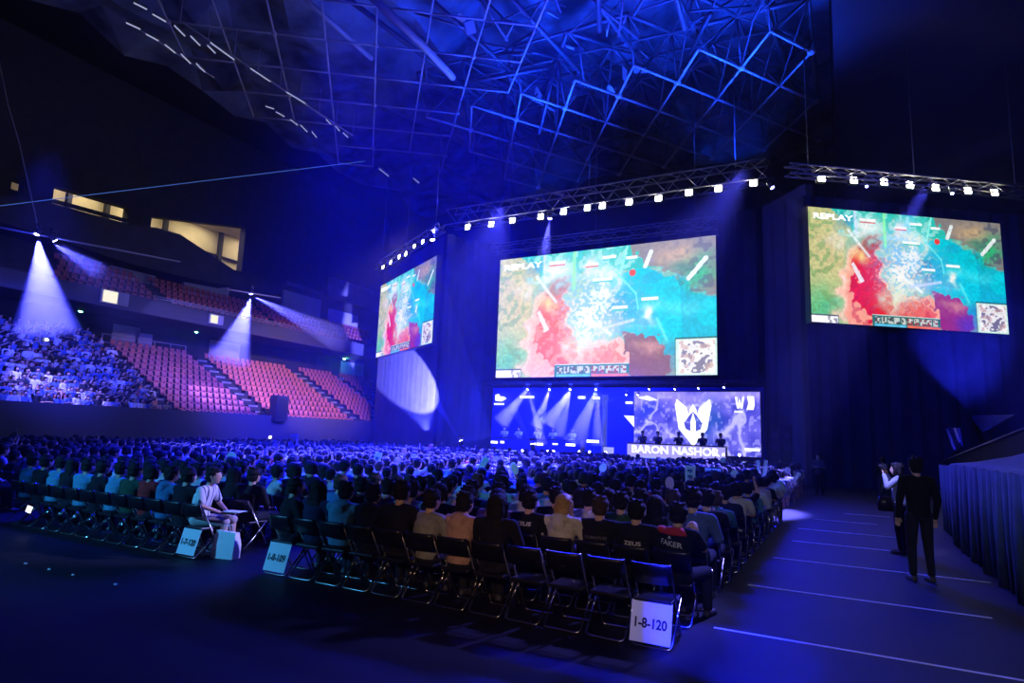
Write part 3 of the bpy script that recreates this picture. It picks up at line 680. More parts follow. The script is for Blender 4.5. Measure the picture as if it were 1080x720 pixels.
# stage LED wall
a = on_y(669, 415, 36.4); c = on_y(801.5, 413, 36.4); zt = 4.85; zb = 1.32
Pst = paint_stage(); e, D3, N3, L, H = screen('stage_screen', V((a.x, 36.4)), V((c.x, 36.4)), zb, zt, Pst, 'wide violet stage screen with a white winged crest, right half of the stage', 1.25, game=False)
def flatshape(parent, name, polys, m, y=-.05, th=.03):
    q = MB()
    for p in polys: q.prism([V((x * L, y, z * H)) for x, z in p], (0, th, 0))
    return q.obj(name, m, parent)
crest = [[(.36, .88), (.44, .74), (.46, .62), (.42, .50), (.38, .62), (.345, .78)], [(.62, .88), (.54, .74), (.52, .62), (.56, .50), (.60, .62), (.635, .78)],
         [(.345, .78), (.40, .60), (.43, .40), (.47, .36), (.47, .52), (.49, .66), (.51, .52), (.51, .36), (.55, .40), (.58, .60), (.635, .78), (.60, .40), (.53, .22), (.49, .12), (.45, .22), (.375, .40)],
         [(.46, .70), (.49, .80), (.52, .70), (.52, .62), (.49, .68), (.46, .62)]]
flatshape(e, 'crest', crest, M['ledtext'])
sm = [[(.815, .92), (.83, .92), (.84, .80), (.85, .90), (.86, .80), (.87, .92), (.885, .92), (.87, .74), (.855, .74), (.85, .79), (.845, .74), (.83, .74)], [(.905, .93), (.955, .93), (.96, .80), (.95, .72), (.90, .72), (.915, .82)], [(.81, .70), (.87, .70), (.87, .675), (.81, .675)]]
flatshape(e, 'small_emblem', sm, M['ledtext'])
flatshape(e, 'caption_bar', [[(.88, .13), (.99, .13), (.99, .09), (.88, .09)]], M['ledtext'])
flatshape(e, 'wave_mark', [[(.03, .9), (.12, .93), (.2, .86), (.13, .85)]], M['ledtext'])
# right desk with glowing front text
def desk(x0, x1, y, label, front, h=.75, z=1.1):
    e = empty('player_desk', ((x0 + x1) / 2, y, z)); tagp(e, label, 'desk'); w = x1 - x0
    q = MB(); q.box((0, 0, h - .03), (w, .8, .06)); q.obj('desktop', M['plastic'], e)
    q = MB(); q.box((0, -.38, h / 2 - .03), (w, .05, h - .08)); q.obj('front_panel', front, e)
    for s_ in (-1, 1): q = MB(); q.box((s_ * (w / 2 - .04), .03, h / 2 - .03), (.06, .7, h - .08)); q.obj('leg', M['darksteel'], e)
    return e
xa = on_y(664, 460, 34).x; xb = on_y(766, 460, 34).x
dk = desk(xa, xb, 34, 'long desk with a glowing violet front in front of the stage screen', emis('desk_front', (.40, .36, 1), 1.1))
textobj('BARON NASHOR', (xb - xa) * .9, .42, M['ledtext'], dk, (0, -.42, .42), (1, 0, 0), (0, 0, 1), .03)
xc = on_y(524, 455, 34.5).x; xd = on_y(615, 455, 34.5).x
dk2 = desk(xc, xd, 34.5, 'long dark player desk on the left half of the stage', M['bluewall'])
# white light bars, column, triangle on the stage backdrop
bars = [((549, 563), 418.5, .12), ((610, 617), 419, .14), ((626, 632.5), 419.7, .12), ((660, 667), 424.5, .12), ((518, 524.5), 466, .13), ((528, 531.5), 466, .12), ((564, 572.5), 468, .13), ((597, 606.5), 468.7, .13), ((619, 631.5), 465, .14), ((583, 588), 468, .08)]
for i, ((x0, x1), py, h) in enumerate(bars):
    y = 37.4 if py < 440 else 32.6
    A = on_y(x0, py, y); B = on_y(x1, py, y); q = MB(); q.box((0, 0, 0), (B.x - A.x, .06, h)); zz = A.z if py < 440 else max(A.z, 1.1 + h / 2 + .004)
    o = q.obj('light_bar', M['ledwhite'], loc=((A.x + B.x) / 2, y, zz)); tagp(o, 'glowing white light bar %s, %s from the left' % ('high on the stage backdrop' if i < 4 else 'low along the stage lip', nth(i if i < 4 else sorted(range(4, 10), key=lambda k: bars[k][0][0]).index(i), 0)), 'light', 'light bars %s' % ('over the stage' if i < 4 else 'on the stage lip'))
A = on_y(638, 417, 36); q = MB(); q.tube([(0, 0, 0), (0, 0, A.z - 1.1)], .16, 12); q.tube([(0, 0, A.z - 1.35), (0, 0, A.z - 1.1 + .05)], .2, 12); o = q.obj('stage_column', emis('column_glow', (.10, .14, .8), .5), loc=(A.x, 36, 1.1)); tagp(o, 'softly glowing blue column in the middle of the stage', 'column')
A = on_y(642, 464, 33.5); q = MB(); q.box((0, 0, .22), (.5, .3, .44)); o = q.obj('light_box', emis('lightbox_glow', (.4, .42, 1), 1.0), loc=(A.x, 33.5, 1.1)); tagp(o, 'pale glowing box on the stage floor left of the stage screen', 'light')
tri = [on_y(658, 438, 36.3), on_y(668.5, 438.6, 36.3), on_y(668.5, 450, 36.3)]; q = MB(); q.prism([p - tri[0] for p in tri], (0, .05, 0)); o = q.obj('glowing_triangle', M['ledtext'], loc=tri[0]); tagp(o, 'white glowing triangular panel at the left edge of the stage screen', 'light')
A = on_y(527, 420, 37.2); e = empty('stage_emblem', A); tagp(e, 'small white glowing emblem high at the left end of the stage', 'sign')
q = MB(); q.prism([V((x, 0, z)) for x, z in ((-.35, .25), (-.1, .3), (0, .15), (.3, .12), (.5, 0), (.3, -.12), (.1, -.2), (-.35, -.15))], (0, .05, 0)); q.obj('mark', M['ledtext'], e)
q = MB()
for k in range(5): q.box((-.35 + k * .16, 0, -.38), (.11, .04, .12))
q.obj('caption', M['ledtext'], e)
# small lamps along the stage lip
for i, px in enumerate((521, 551, 578, 584, 611, 622, 639, 754, 763, 780)):
    p = on_y(px, 474.5 + (px - 521) * .02, 31.6); e = empty('footlight', (p.x, 31.6, p.z)); tagp(e, 'small star-bright footlight in front of the stage, %s from the left' % nth(i, 0), 'lamp', 'footlights along the stage lip')
    q = MB(); q.tube([(0, .08, 0), (0, -.02, 0)], .07, 10, smooth=False); q.obj('can', M['plastic'], e); q = MB(); q.tube([(0, -.021, 0), (0, -.03, 0)], .06, 10, smooth=False); q.obj('lens', M['lampblue'], e)
    q = MB(); q.tube([(0, .04, -p.z), (0, .04, -.05)], .02, 5); q.obj('stand', M['darksteel'], e)

# ------------------------------------------------------------------ people
def capsule(b, p0, p1, r0, r1, n=12):
    p0, p1 = V(p0), V(p1); b.ell(p0, (r0,) * 3, n); b.ell(p1, (r1,) * 3, n); b.tube([p0, p1], r0, n, r1=r1)
def remesh(b, voxel, ratio, m, smooth=2, name='body', noise=0):
    me = b.mesh(name, m); o = bpy.data.objects.new('tmp', me); COL.objects.link(o)
    r = o.modifiers.new('r', 'REMESH'); r.mode = 'VOXEL'; r.voxel_size = voxel
    s = o.modifiers.new('s', 'SMOOTH'); s.iterations = smooth; s.factor = .5
    d = o.modifiers.new('d', 'DECIMATE'); d.ratio = ratio
    dg = bpy.context.evaluated_depsgraph_get(); out = bpy.data.meshes.new_from_object(o.evaluated_get(dg)); bpy.data.objects.remove(o)
    out.name = name; out.materials.clear(); out.materials.append(m)
    if noise:
        out.update(); ns = [v.normal.copy() for v in out.vertices]
        for v, nn in zip(out.vertices, ns):
            c_ = v.co; t_ = math.sin(c_.x * 140 + math.sin(c_.z * 90) * 2) * math.sin(c_.y * 120 + c_.z * 60) ; v.co = c_ + nn * noise * (t_ + random.uniform(-.5, .5))
    out.polygons.foreach_set('use_smooth', [True] * len(out.polygons)); return out
def lerp3(a, c, t): return V(a) + (V(c) - V(a)) * t
def hand(b, wrist, d, side, up=V((0, 0, 1)), curl=.5):
    """palm and five fingers; d forward dir, side = +1 right / -1 left thumb towards the middle"""
    d = V(d).normalized(); lat = d.cross(up).normalized(); palm = V(wrist) + d * .05; nrm = lat.cross(d)
    b.ell(palm, (.038, .045, .018), 12, rot=Matrix((lat, d, nrm)).transposed())
    for k, ln in enumerate((.062, .075, .07, .055)):
        o = palm + lat * ((k - 1.5) * .021) * side * 1 + d * .035; dd = (d - nrm * curl * .5).normalized(); m_ = o + dd * ln * .55; t = m_ + (dd - nrm * curl).normalized() * ln * .5
        capsule(b, o, m_, .0095, .009, 8); capsule(b, m_, t, .009, .008, 8)
    o = palm - lat * side * .032 - d * .01; m_ = o + (-lat * side * .7 + d * .7).normalized() * .035; t = m_ + (d - nrm * .3).normalized() * .03; capsule(b, o, m_, .012, .010, 8); capsule(b, m_, t, .010, .009, 8)
# poses: joint dictionary; facing +Y, seat height .44
def pose_seated(lean=0., arms='lap', turn=0.):
    J = dict(pel=V((0, 0, .56)), waist=V((0, -.03 + lean * .3, .72)), chest=V((0, -.03 + lean * .7, .93)), neck=V((0, -.01 + lean, 1.07)), head=V((0, .025 + lean * 1.1, 1.24)))
    for s in (-1, 1):
        J['sh', s] = V((s * .185, -.01 + lean * .9, 1.02)); J['hip', s] = V((s * .09, .02, .53)); J['knee', s] = V((s * .12, .45, .53)); J['ank', s] = V((s * .13, .47, .09))
        if arms == 'lap': J['el', s] = V((s * .25, .05 + lean, .78)); J['wr', s] = V((s * .09, .27 + lean, .66)); J['hd', s] = V((-s * .3, 1, 0))
        if arms == 'phone': J['el', s] = V((s * .22, .14 + lean, .84)); J['wr', s] = V((s * .07, .3 + lean, 1.0)); J['hd', s] = V((-s * .4, .3, 1))
        if arms == 'cross': J['el', s] = V((s * .26, .06 + lean, .80)); J['wr', s] = V((-s * .06, .17 + lean, .83)); J['hd', s] = V((-s, .2, .1))
        if arms == 'up':
            if s > 0: J['el', s] = V((.28, .12, 1.16)); J['wr', s] = V((.22, .18, 1.40)); J['hd', s] = V((-.1, .1, 1))
            else: J['el', s] = V((s * .25, .05, .78)); J['wr', s] = V((s * .09, .27, .66)); J['hd', s] = V((.3, 1, 0))
    return J
def pose_standing(arms='down', h=1.72):
    k = h / 1.72; J = dict(pel=V((0, 0, .93)), waist=V((0, 0, 1.08)), chest=V((0, -.01, 1.28)), neck=V((0, 0, 1.45)), head=V((0, .02, 1.60)))
    for s in (-1, 1):
        J['sh', s] = V((s * .185, 0, 1.40)); J['hip', s] = V((s * .09, 0, .90)); J['knee', s] = V((s * .11, .02, .50)); J['ank', s] = V((s * .12, -.01, .09))
        if arms == 'down': J['el', s] = V((s * .25, -.02, 1.12)); J['wr', s] = V((s * .25, .07, .88)); J['hd', s] = V((0, .2, -1))
        if arms == 'hold': J['el', s] = V((s * .24, .03, 1.13)); J['wr', s] = V((s * .09, .25, 1.16)); J['hd', s] = V((-s * .4, .6, .3))
        if arms == 'camera': J['el', s] = V((s * .24, .14, 1.25)); J['wr', s] = V((s * .08, .22, 1.48)); J['hd', s] = V((-s * .3, .2, 1))
        if arms == 'hips': J['el', s] = V((s * .34, -.05, 1.15)); J['wr', s] = V((s * .2, .06, 1.0)); J['hd', s] = V((-s, .3, -.2))
    for kk in J: J[kk] = V((J[kk].x * k, J[kk].y * k, J[kk].z * k))
    return J
def head_blob(b, c, tilt=0):
    c = V(c); b.loft([(c + V((0, .035, -.125)), .03, .03), (c + V((0, .03, -.105)), .052, .055), (c + V((0, .022, -.06)), .067, .082), (c + V((0, .01, -.01)), .075, .094), (c + V((0, 0, .04)), .078, .098), (c + V((0, -.005, .08)), .068, .086), (c + V((0, -.008, .108)), .042, .055), (c + V((0, -.008, .118)), .015, .02)], 18)
    b.ell(c + V((0, .105, -.028)), (.012, .02, .022), 8); b.ell(c + V((0, .1, -.01)), (.009, .014, .03), 8)      # nose
    b.ell(c + V((0, .092, -.068)), (.024, .012, .008), 8); b.ell(c + V((0, .092, .012)), (.05, .012, .01), 8); b.ell(c + V((0, .07, -.105)), (.022, .018, .018), 8)    # lips, brow, chin
    for s in (-1, 1): b.ell(c + V((s * .078, -.005, -.02)), (.012, .02, .032), 8); b.ell(c + V((s * .03, .088, -.005)), (.013, .008, .009), 8)
def person_meshes(J, hair='short', long_sleeve=False, hood=False, female=False, hi=True, shoe=None, shorts=False, tr=None):
    vx = .0085 if hi else .022; w = .92 if female else 1.0
    b = MB(); head_blob(b, J['head'] - V((0, 0, 0)))
    capsule(b, J['neck'] - V((0, .0, .03)), J['head'] + V((0, -.02, -.08)), .055, .052)
    b.loft([(J['pel'] - V((0, 0, .06)), .14, .10), (J['pel'], .15, .11), (J['waist'], .13 * w, .095), (J['chest'], .16 * w, .11), (lerp3(J['chest'], J['neck'], .7), .13 * w, .085), (J['neck'], .06, .055)])
    for s in (-1, 1):
        capsule(b, J['sh', s], J['el', s], .048, .038); capsule(b, J['el', s], J['wr', s], .037, .025)
        capsule(b, J['hip', s], J['knee', s], .078, .054); capsule(b, J['knee', s], J['ank', s], .052, .035); capsule(b, J['ank', s] + V((0, 0, -.03)), J['ank', s] + V((0, .13, -.055)), .033, .028)
        if hi: hand(b, J['wr', s], J['hd', s], s)
        else: b.ell(J['wr', s] + J['hd', s].normalized() * .06, (.035, .035, .04), 8)
    body = remesh(b, vx, .16 if hi else .5, M['skin'])
    g = .017; b = MB()
    b.loft([(J['pel'] - V((0, 0, .05)), .165 * w, .13), (J['pel'] + V((0, 0, .05)), .165 * w, .128), (J['waist'], .158 * w, .122), (J['chest'], .185 * w, .13), (lerp3(J['chest'], J['neck'], .55), .165 * w, .105), (lerp3(J['chest'], J['neck'], .86), .10, .08), (J['neck'] + V((0, 0, .0)), .07, .066)])
    for s in (-1, 1):
        e_ = J['el', s]; capsule(b, J['sh', s], lerp3(J['sh', s], e_, 1.0 if long_sleeve else .75), .066, .057 if long_sleeve else .06)
        capsule(b, lerp3(J['neck'], J['sh', s], .3) + V((0, 0, -.02)), J['sh', s], .062, .064)
        if long_sleeve: capsule(b, e_, J['wr', s], .055, .04)
    if hood:
        c = J['neck'] + V((0, -.07, .0)); b.ell(c + V((0, .02, .0)), (.125, .085, .065), 14); b.ell(c + V((0, -.05, -.08)), (.085, .05, .09), 12)
    shirt = remesh(b, .012 if hi else .022, .22 if hi else .45, M['cloth'], name='shirt')
    b = MB(); b.loft([(J['pel'] - V((0, 0, .10)), .13, .11), (J['pel'] - V((0, 0, .04)), .165, .128), (J['pel'] + V((0, 0, .03)), .16, .122)])
    for s in (-1, 1):
        capsule(b, J['hip', s], J['knee', s], .098, .072)
        if not shorts: capsule(b, J['knee', s], J['ank', s] + V((0, 0, .02)), .07, .052)
    trou = remesh(b, .014 if hi else .024, .25 if hi else .45, tr or M['trouser'], name='trousers')
    sh2 = []
    for s in (-1, 1):
        b = MB(); a = J['ank', s]; capsule(b, a + V((0, -.03, -.045)), a + V((0, .15, -.052)), .042, .035); b.box(a + V((0, .055, -.075)), (.075, .25, .024))
        sh2.append(remesh(b, .012 if hi else .024, .3 if hi else .5, shoe or M['shoed'], name='shoe'))
    b = MB(); c = J['head']; hm = {'short': M['hair'], 'long': M['hair'], 'blonde': M['hairb'], 'brown': M['hairg'], 'bob': M['hair'], 'grey': M['hairg']}.get(hair, M['hair'])
    b.ell(c + V((0, -.018, .034)), (.096, .112, .102), 16); b.ell(c + V((0, -.045, -.03)), (.088, .075, .088), 14); b.ell(c + V((0, -.03, -.07)), (.066, .06, .06), 12); b.ell(c + V((0, .05, .085)), (.07, .05, .04), 10)
    if hair in ('long', 'blonde', 'bob'):
        z2 = -.22 if hair != 'bob' else -.12
        b.loft([(c + V((0, -.05, z2)), .085, .035), (c + V((0, -.06, -.1)), .10, .055), (c + V((0, -.03, 0)), .098, .085), (c + V((0, -.01, .06)), .085, .09)])
        if hair == 'long': b.loft([(c + V((0, -.10, -.40)), .05, .02), (c + V((0, -.11, -.3)), .10, .04), (c + V((0, -.085, -.15)), .105, .05)])
        for s in (-1, 1): capsule(b, c + V((s * .082, .01, .02)), c + V((s * .085, .02, z2 + .02)), .03, .022, 8)
    else:
        for k in range(26):
            a = k * 2.4; zz = .03 + .09 * math.sin(k * 1.7); rr = math.sqrt(max(0, 1 - ((zz - .02) / .12) ** 2)) * .09; b.ell(c + V((rr * math.cos(a), -.02 + rr * 1.1 * math.sin(a) * (1 if math.sin(a) < 0 else .6), zz + .02)), (.022, .022, .018), 6)
    hr = remesh(b, .011 if hi else .022, .3 if hi else .5, hm, 1, 'hair', noise=.006)
    return {'body': body, 'shirt': shirt, 'trousers': trou, 'shoe': sh2[0], 'shoe ': sh2[1], 'hair': hr}
def make_person(meshes, loc, rz, label, color=(.02, .02, .03), group=None, scale=1., name='person'):
    e = empty(name, loc, rz); e.scale = (scale,) * 3 if isinstance(scale, float) else scale; tagp(e, label, 'person', group)
    for k, me in meshes.items(): link(k.strip(), me, e, color=color if k == 'shirt' else (.5, .5, .5))
    return e
def merge(meshes, name, shirtm=None):
    vs = []; fs = []; mi = []; mats = []; n = 0
    for k, me in meshes.items():
        m_ = me.materials[0] if not (k == 'shirt' and shirtm) else shirtm; mats.append(m_)
        vs += [tuple(v.co) for v in me.vertices]; fs += [tuple(i + n for i in p.vertices) for p in me.polygons]; mi += [len(mats) - 1] * len(me.polygons); n = len(vs)
    o = bpy.data.meshes.new(name); o.from_pydata(vs, [], fs)
    for m_ in mats: o.materials.append(m_)
    o.polygons.foreach_set('material_index', mi); o.polygons.foreach_set('use_smooth', [True] * len(fs)); return o

NEAR = dict(
    a=person_meshes(pose_seated(0, 'lap'), 'short', True), b=person_meshes(pose_seated(.04, 'phone'), 'short', False), c=person_meshes(pose_seated(-.01, 'lap'), 'long', True, female=True),
    d=person_meshes(pose_seated(.02, 'cross'), 'short', True, hood=True), e=person_meshes(pose_seated(0, 'lap'), 'blonde', True, hood=True, female=True), f=person_meshes(pose_seated(.05, 'lap'), 'brown', False),
    g=person_meshes(pose_seated(.0, 'phone'), 'bob', False, female=True))
LOWV = [person_meshes(pose_seated(0, 'lap'), 'short', True, hi=False), person_meshes(pose_seated(.05, 'phone'), 'short', False, hi=False), person_meshes(pose_seated(-.01, 'lap'), 'long', True, female=True, hi=False),
        person_meshes(pose_seated(.02, 'cross'), 'bob', False, female=True, hi=False), person_meshes(pose_seated(.03, 'up'), 'short', False, hi=False), person_meshes(pose_seated(.04, 'phone'), 'brown', True, hood=True, hi=False)]
LOWM = [merge(m_, 'seated_person') for m_ in LOWV]

# ------------------------------------------------------------------ folding chairs
def bend(pts, r=.05, n=4):
    out = [V(pts[0])]
    for i in range(1, len(pts) - 1):
        a, p, c = V(pts[i - 1]), V(pts[i]), V(pts[i + 1]); u = (a - p).normalized(); w = (c - p).normalized()
        for k in range(n + 1): t = k / n; out.append((p + u * r) * (1 - t) ** 2 + p * 2 * t * (1 - t) + (p + w * r) * t ** 2)
    out.append(V(pts[-1])); return out
def chair_proto(hi=True):
    e = empty('folding_chair'); n = 8 if hi else 4
    q = MB(); q.tube(bend([(-.205, .16, .42), (-.205, -.24, .016), (.205, -.24, .016), (.205, .16, .42)], .055), .0125, n); q.obj('rear_leg_frame', M['chrome'], e)
    q = MB(); q.tube(bend([(-.19, -.235, .80), (-.19, .24, .016), (.19, .24, .016), (.19, -.235, .80)], .05), .0125, n); q.tube([(-.19, -.13, .62), (.19, -.13, .62)], .008, 5); q.obj('front_frame', M['chrome'], e)
    b = MB(); vs = []; fs = []; N = 8
    for i in range(N + 1):
        x = -.2 + .4 * i / N; c = -.03 * (1 - (x / .2) ** 2)
        for y, z in ((-.175, .61), (-.215, .77), (-.23, .80), (-.255, .79), (-.245, .76), (-.205, .60)): vs.append((x, y + c, z))
    for i in range(N):
        for k in range(6): a = i * 6 + k; a2 = i * 6 + (k + 1) % 6; fs.append((a, a2, a2 + 6, a + 6))
    fs += [(0, 1, 2, 3, 4, 5), tuple(range(N * 6 + 5, N * 6 - 1, -1))]; b.add(vs, fs, 0, True); b.obj('backrest', M['vinyl'], e)
    q = MB(); q.box((0, .02, .425), (.39, .38, .035)); q.box((0, .02, .402), (.34, .33, .02)); me = q.mesh('seat', M['vinyl']); o = link('seat', me, e); md = o.modifiers.new('b', 'BEVEL'); md.width = .01; md.segments = 2
    for s in (-1, 1):
        q = MB(); q.tube([(s * .205, -.015, .235), (s * .205, .055, .32)], .017, 6); q.obj('joint', M['chrome'], e)
    return e
CH = chair_proto(); ch_first = True
def chair(x, y, rz, label, group=None):
    global ch_first
    e = CH if ch_first else copy_tree(CH); ch_first = False; e.location = (x, y, 0); e.rotation_euler = (0, 0, rz); tagp(e, label, 'chair', group); return e

PITCH = .47
BLOCKS = [('right', -1.50), ('second', -8.55), ('third', -15.6), ('fourth', -22.65)]
ORD = ['rearmost row', 'second row', 'third row', 'fourth row']
def seatx(b0, k): return b0 - PITCH * (k + .5)
SEATN = lambda k: ['aisle seat', 'second from aisle', 'third from aisle', 'fourth from aisle', 'fifth from aisle', 'sixth from aisle', 'seventh from aisle', 'eighth from aisle', 'ninth from aisle', 'tenth from aisle', 'eleventh from aisle', 'far end seat'][k]
def rowy(r): return 6.58 + .86 * r
def face_rz(x, y): return math.atan2(-(-13.0 - x), 34 - y) * .35
def sees(p, m=25):
    q = to_px(p); return q is not None and -m < q[0] < 1080 + m
# chairs in the rear rows
for bi, (bn, b0) in enumerate(BLOCKS[:3]):
    for r in range(3):
        for k in range(12):
            x = seatx(b0, k)
            if not sees((x, rowy(r), .6)): continue
            if bi == 2 and r > 1: continue
            if (r, bi) in ((1, 1), (2, 1), (2, 0)) and k > 3: continue
            chair(x, rowy(r), 0, 'black folding chair, %s of %s block, %s' % (ORD[r], bn, SEATN(k)), 'folding chairs in the rear rows')
for r in range(3, 14):
    chair(seatx(-1.5, 0), rowy(r), 0, 'black folding chair at the right aisle edge of the crowd, %s row from the back' % nth(r, 0) if r < 12 else 'black folding chair farthest along the right aisle edge of the crowd', 'folding chairs along the right aisle')
# seat signs
def seat_sign(x, y, body, lab):
    e = empty('seat_sign', (x, y, 0)); tagp(e, lab, 'sign')
    q = MB(); R = Matrix.Rotation(-math.radians(-42), 3, 'X')
    # sheet follows the sloping rear leg frame
    a = V((0, -.268, .055)); u = V((0, .10, .36)).normalized(); 
    vs = [a + V((sx * .203, 0, 0)) + u * h for h in (0, .19, .38) for sx in (-1, 1)]; nrm = V((0, -1, .25)).normalized() * .003
    vs = vs + [v - nrm for v in vs]; q.add(vs, [(0, 1, 3, 2), (2, 3, 5, 4), (6, 8, 9, 7), (8, 10, 11, 9), (0, 6, 7, 1), (4, 5, 11, 10), (0, 2, 8, 6), (2, 4, 10, 8), (1, 7, 9, 3), (3, 9, 11, 5)]); she = q.obj('sheet', M['paper'], e)
    textobj(body, .32, .095, M['ink'], she, a + u * .18 + V((0, -.006, 0)), (1, 0, 0), u, .03, .002)
seat_sign(seatx(-1.5, 0), rowy(0), '1-8-120', 'white paper seat sign reading 1-8-120 on the near aisle chair')
seat_sign(seatx(-1.5, 11), rowy(0), '1-8-109', 'white paper seat sign reading 1-8-109 at the left end of the right block')
seat_sign(seatx(-8.55, 0), rowy(0), '1-7-120', 'white paper seat sign reading 1-7-120 behind the man in the striped shirt')

# ------------------------------------------------------------------ near people
BK = (.015, .016, .022); WH = (.72, .72, .74); GR = (.36, .36, .36); NV = (.02, .03, .09); BLU = (.06, .22, .42); CY = (.12, .38, .55); PK = (.66, .40, .34); GN = (.03, .09, .05); RD = (.5, .03, .03)
CN = {BK: 'black', WH: 'white', GR: 'grey', NV: 'navy', BLU: 'blue', CY: 'pale cyan', PK: 'pale pink', GN: 'dark green', RD: 'red'}
HN = dict(a='short black hair', b='short black hair', c='long dark hair', d='black hair and hood', e='blonde hair', f='short brown hair', g='bobbed dark hair')
used = set()
def sit(bi, r, k, var, col, label=None, rz=None, sc=1.0, trousers=None):
    bn, b0 = BLOCKS[bi]; x = seatx(b0, k); y = rowy(r) + .0; used.add((bi, r, k))
    lab = label or 'person with %s, %s top, %s, %s block, %s' % (HN[var], CN[col], ORD[r], bn, SEATN(k))
    return make_person(NEAR[var], (x, y - .02, 0), face_rz(x, y) + random.uniform(-.15, .15) if rz is None else rz, lab, col, 'people in the rear rows', (sc * 1.12, sc * 1.04, sc * .945))
sit(0, 0, 4, 'c', BK, 'person with long dark hair and black coat right of the pink hoodie', sc=1.02)
sit(0, 0, 5, 'd', PK, 'person in a pale pink hoodie with dark hair, back row', rz=-.1)
sit(0, 0, 6, 'a', GR, 'person in a grey-green long shirt with short black hair, back row', rz=-.25)
sit(0, 0, 7, 'a', BK, 'person with round black hair and black jacket left of the grey shirt', sc=1.06)
sit(0, 0, 8, 'd', BK); sit(0, 0, 9, 'd', CY, 'person in a pale grey-blue hoodie with black hair, back row'); sit(0, 0, 10, 'c', NV); sit(0, 0, 11, 'a', BK, rz=-.5)
def name_on_back(p, word, w, h, z, m=M['jersey'], tilt=0):
    sh = [c for c in p.children if c.name.startswith('shirt')][0]; bv = BVHTree.FromPolygons([v.co for v in sh.data.vertices], [tuple(f.vertices) for f in sh.data.polygons])
    me = text_mesh(word, 1, m, .02, .0); xs = [v.co.x for v in me.vertices]; ys = [v.co.y for v in me.vertices]; W = max(xs) - min(xs); Hh = max(ys) - min(ys)
    for v in me.vertices:
        x = (v.co.x - (min(xs) + max(xs)) / 2) / W * w; zz = (v.co.y - min(ys)) / Hh * h + z + tilt * x; hit = bv.ray_cast(V((x, -1, zz)), V((0, 1, 0)))[0]; v.co = V((x, (hit.y if hit else -.14) - .006, zz))
    link('lettering', me, sh)
z = sit(0, 1, 4, 'a', BK, 'person in a black jersey with white name, left of the blonde person', rz=-.05); name_on_back(z, 'ZEUS', .19, .05, .93)
sit(0, 1, 3, 'e', WH, 'person with blonde hair and a loose white hooded top', rz=.0)
z = sit(0, 1, 2, 'f', BK, 'person with brown hair in a black jersey right of the blonde person', rz=.05); name_on_back(z, 'GUMAYUSI', .24, .035, .86, mat('dim_print', (.12, .12, .2), .6))
z = sit(0, 1, 1, 'a', BK, 'person in a black jersey with a white name, left of the red-shouldered jersey', rz=.0); name_on_back(z, 'ZEUS', .18, .05, .84)
z = sit(0, 1, 0, 'b', BK, 'person in a black jersey with red shoulders and white name, aisle seat', rz=-.25); name_on_back(z, 'FAKER', .24, .06, .88, tilt=-.12)
q = MB(); q.loft([(V((0, -.02, 1.0)), .150, .095), (V((0, -.015, 1.05)), .125, .085), (V((0, -.01, 1.09)), .078, .074)]); q.ell((-.155, -.01, 1.04), (.06, .072, .05), 12); 
cm = remesh(q, .012, .4, M['red'], name='shoulder_panel'); link('shoulder_panel', cm, z)
q = MB(); q.prism([V((x, -.158, zz)) for x, zz in ((-.02, .97), (.02, .97), (.008, .985), (.012, 1.0), (-.012, 1.0), (-.008, .985))], (0, .004, 0)); q.obj('badge', M['jersey'], z)
sit(0, 1, 5, 'c', PK); sit(0, 1, 6, 'a', BK); sit(0, 1, 7, 'g', BK); sit(0, 1, 8, 'a', WH); sit(0, 1, 9, 'b', NV); sit(0, 1, 10, 'a', BK); sit(0, 1, 11, 'f', BLU)
sit(0, 2, 0, 'a', (.06, .12, .35), 'broad-shouldered person in a plain blue long-sleeved shirt near the aisle', sc=1.08) if False else None
CN[(.05, .1, .3)] = 'dark blue'
sit(0, 2, 0, 'a', (.10, .16, .40), 'broad person in a plain blue long-sleeved top, third row, aisle seat', sc=1.1, rz=.05)
for k, (v_, c_) in enumerate([('c', BK), ('a', GN), ('b', WH), ('a', BK), ('g', WH), ('a', NV), ('d', BK), ('b', WH), ('a', BK), ('c', WH), ('a', BK)]): sit(0, 2, k + 1, v_, c_)
# second block
for k, (v_, c_) in enumerate([(None, None), ('a', BK), ('d', BLU), ('g', RD), ('a', GN), ('b', CY), ('a', BK), ('a', CY), ('c', BK), ('b', CY), ('a', BK), ('a', BLU)]):
    if v_: sit(1, 0, k, v_, c_)
for k, (v_, c_) in enumerate([('a', BK), ('c', BK), ('a', NV), ('a', WH), ('b', BK), ('a', WH), ('c', BK), ('a', BK), ('b', WH), ('a', BK), ('g', NV), ('a', BK)]): sit(1, 1, k, v_, c_)
# the man in the striped shirt sits sideways, legs in the aisle
J = pose_seated(.10, 'lap'); J['head'] = J['head'] + V((0, .02, 0))
SM = person_meshes(J, 'short', False, shorts=True, tr=mat('khaki_shorts', (.5, .45, .42), .85)); sx = seatx(-8.55, 0)
stripe = mat('striped_shirt', (.7, .7, .7), .85); nt = stripe.node_tree; w = nt.nodes.new('ShaderNodeTexWave'); w.inputs['Scale'].default_value = 3.2; w.bands_direction = 'X'; tc = nt.nodes.new('ShaderNodeTexCoord'); nt.links.new(tc.outputs['Object'], w.inputs['Vector'])
rp = nt.nodes.new('ShaderNodeValToRGB'); rp.color_ramp.elements[0].position = .12; rp.color_ramp.elements[0].color = (.04, .05, .1, 1); rp.color_ramp.elements[1].position = .2; rp.color_ramp.elements[1].color = (.72, .74, .74, 1); nt.links.new(w.outputs['Fac'], rp.inputs[0]); nt.links.new(rp.outputs[0], nt.nodes['Principled BSDF'].inputs['Base Color'])
SM['shirt'].materials.clear(); SM['shirt'].materials.append(stripe)
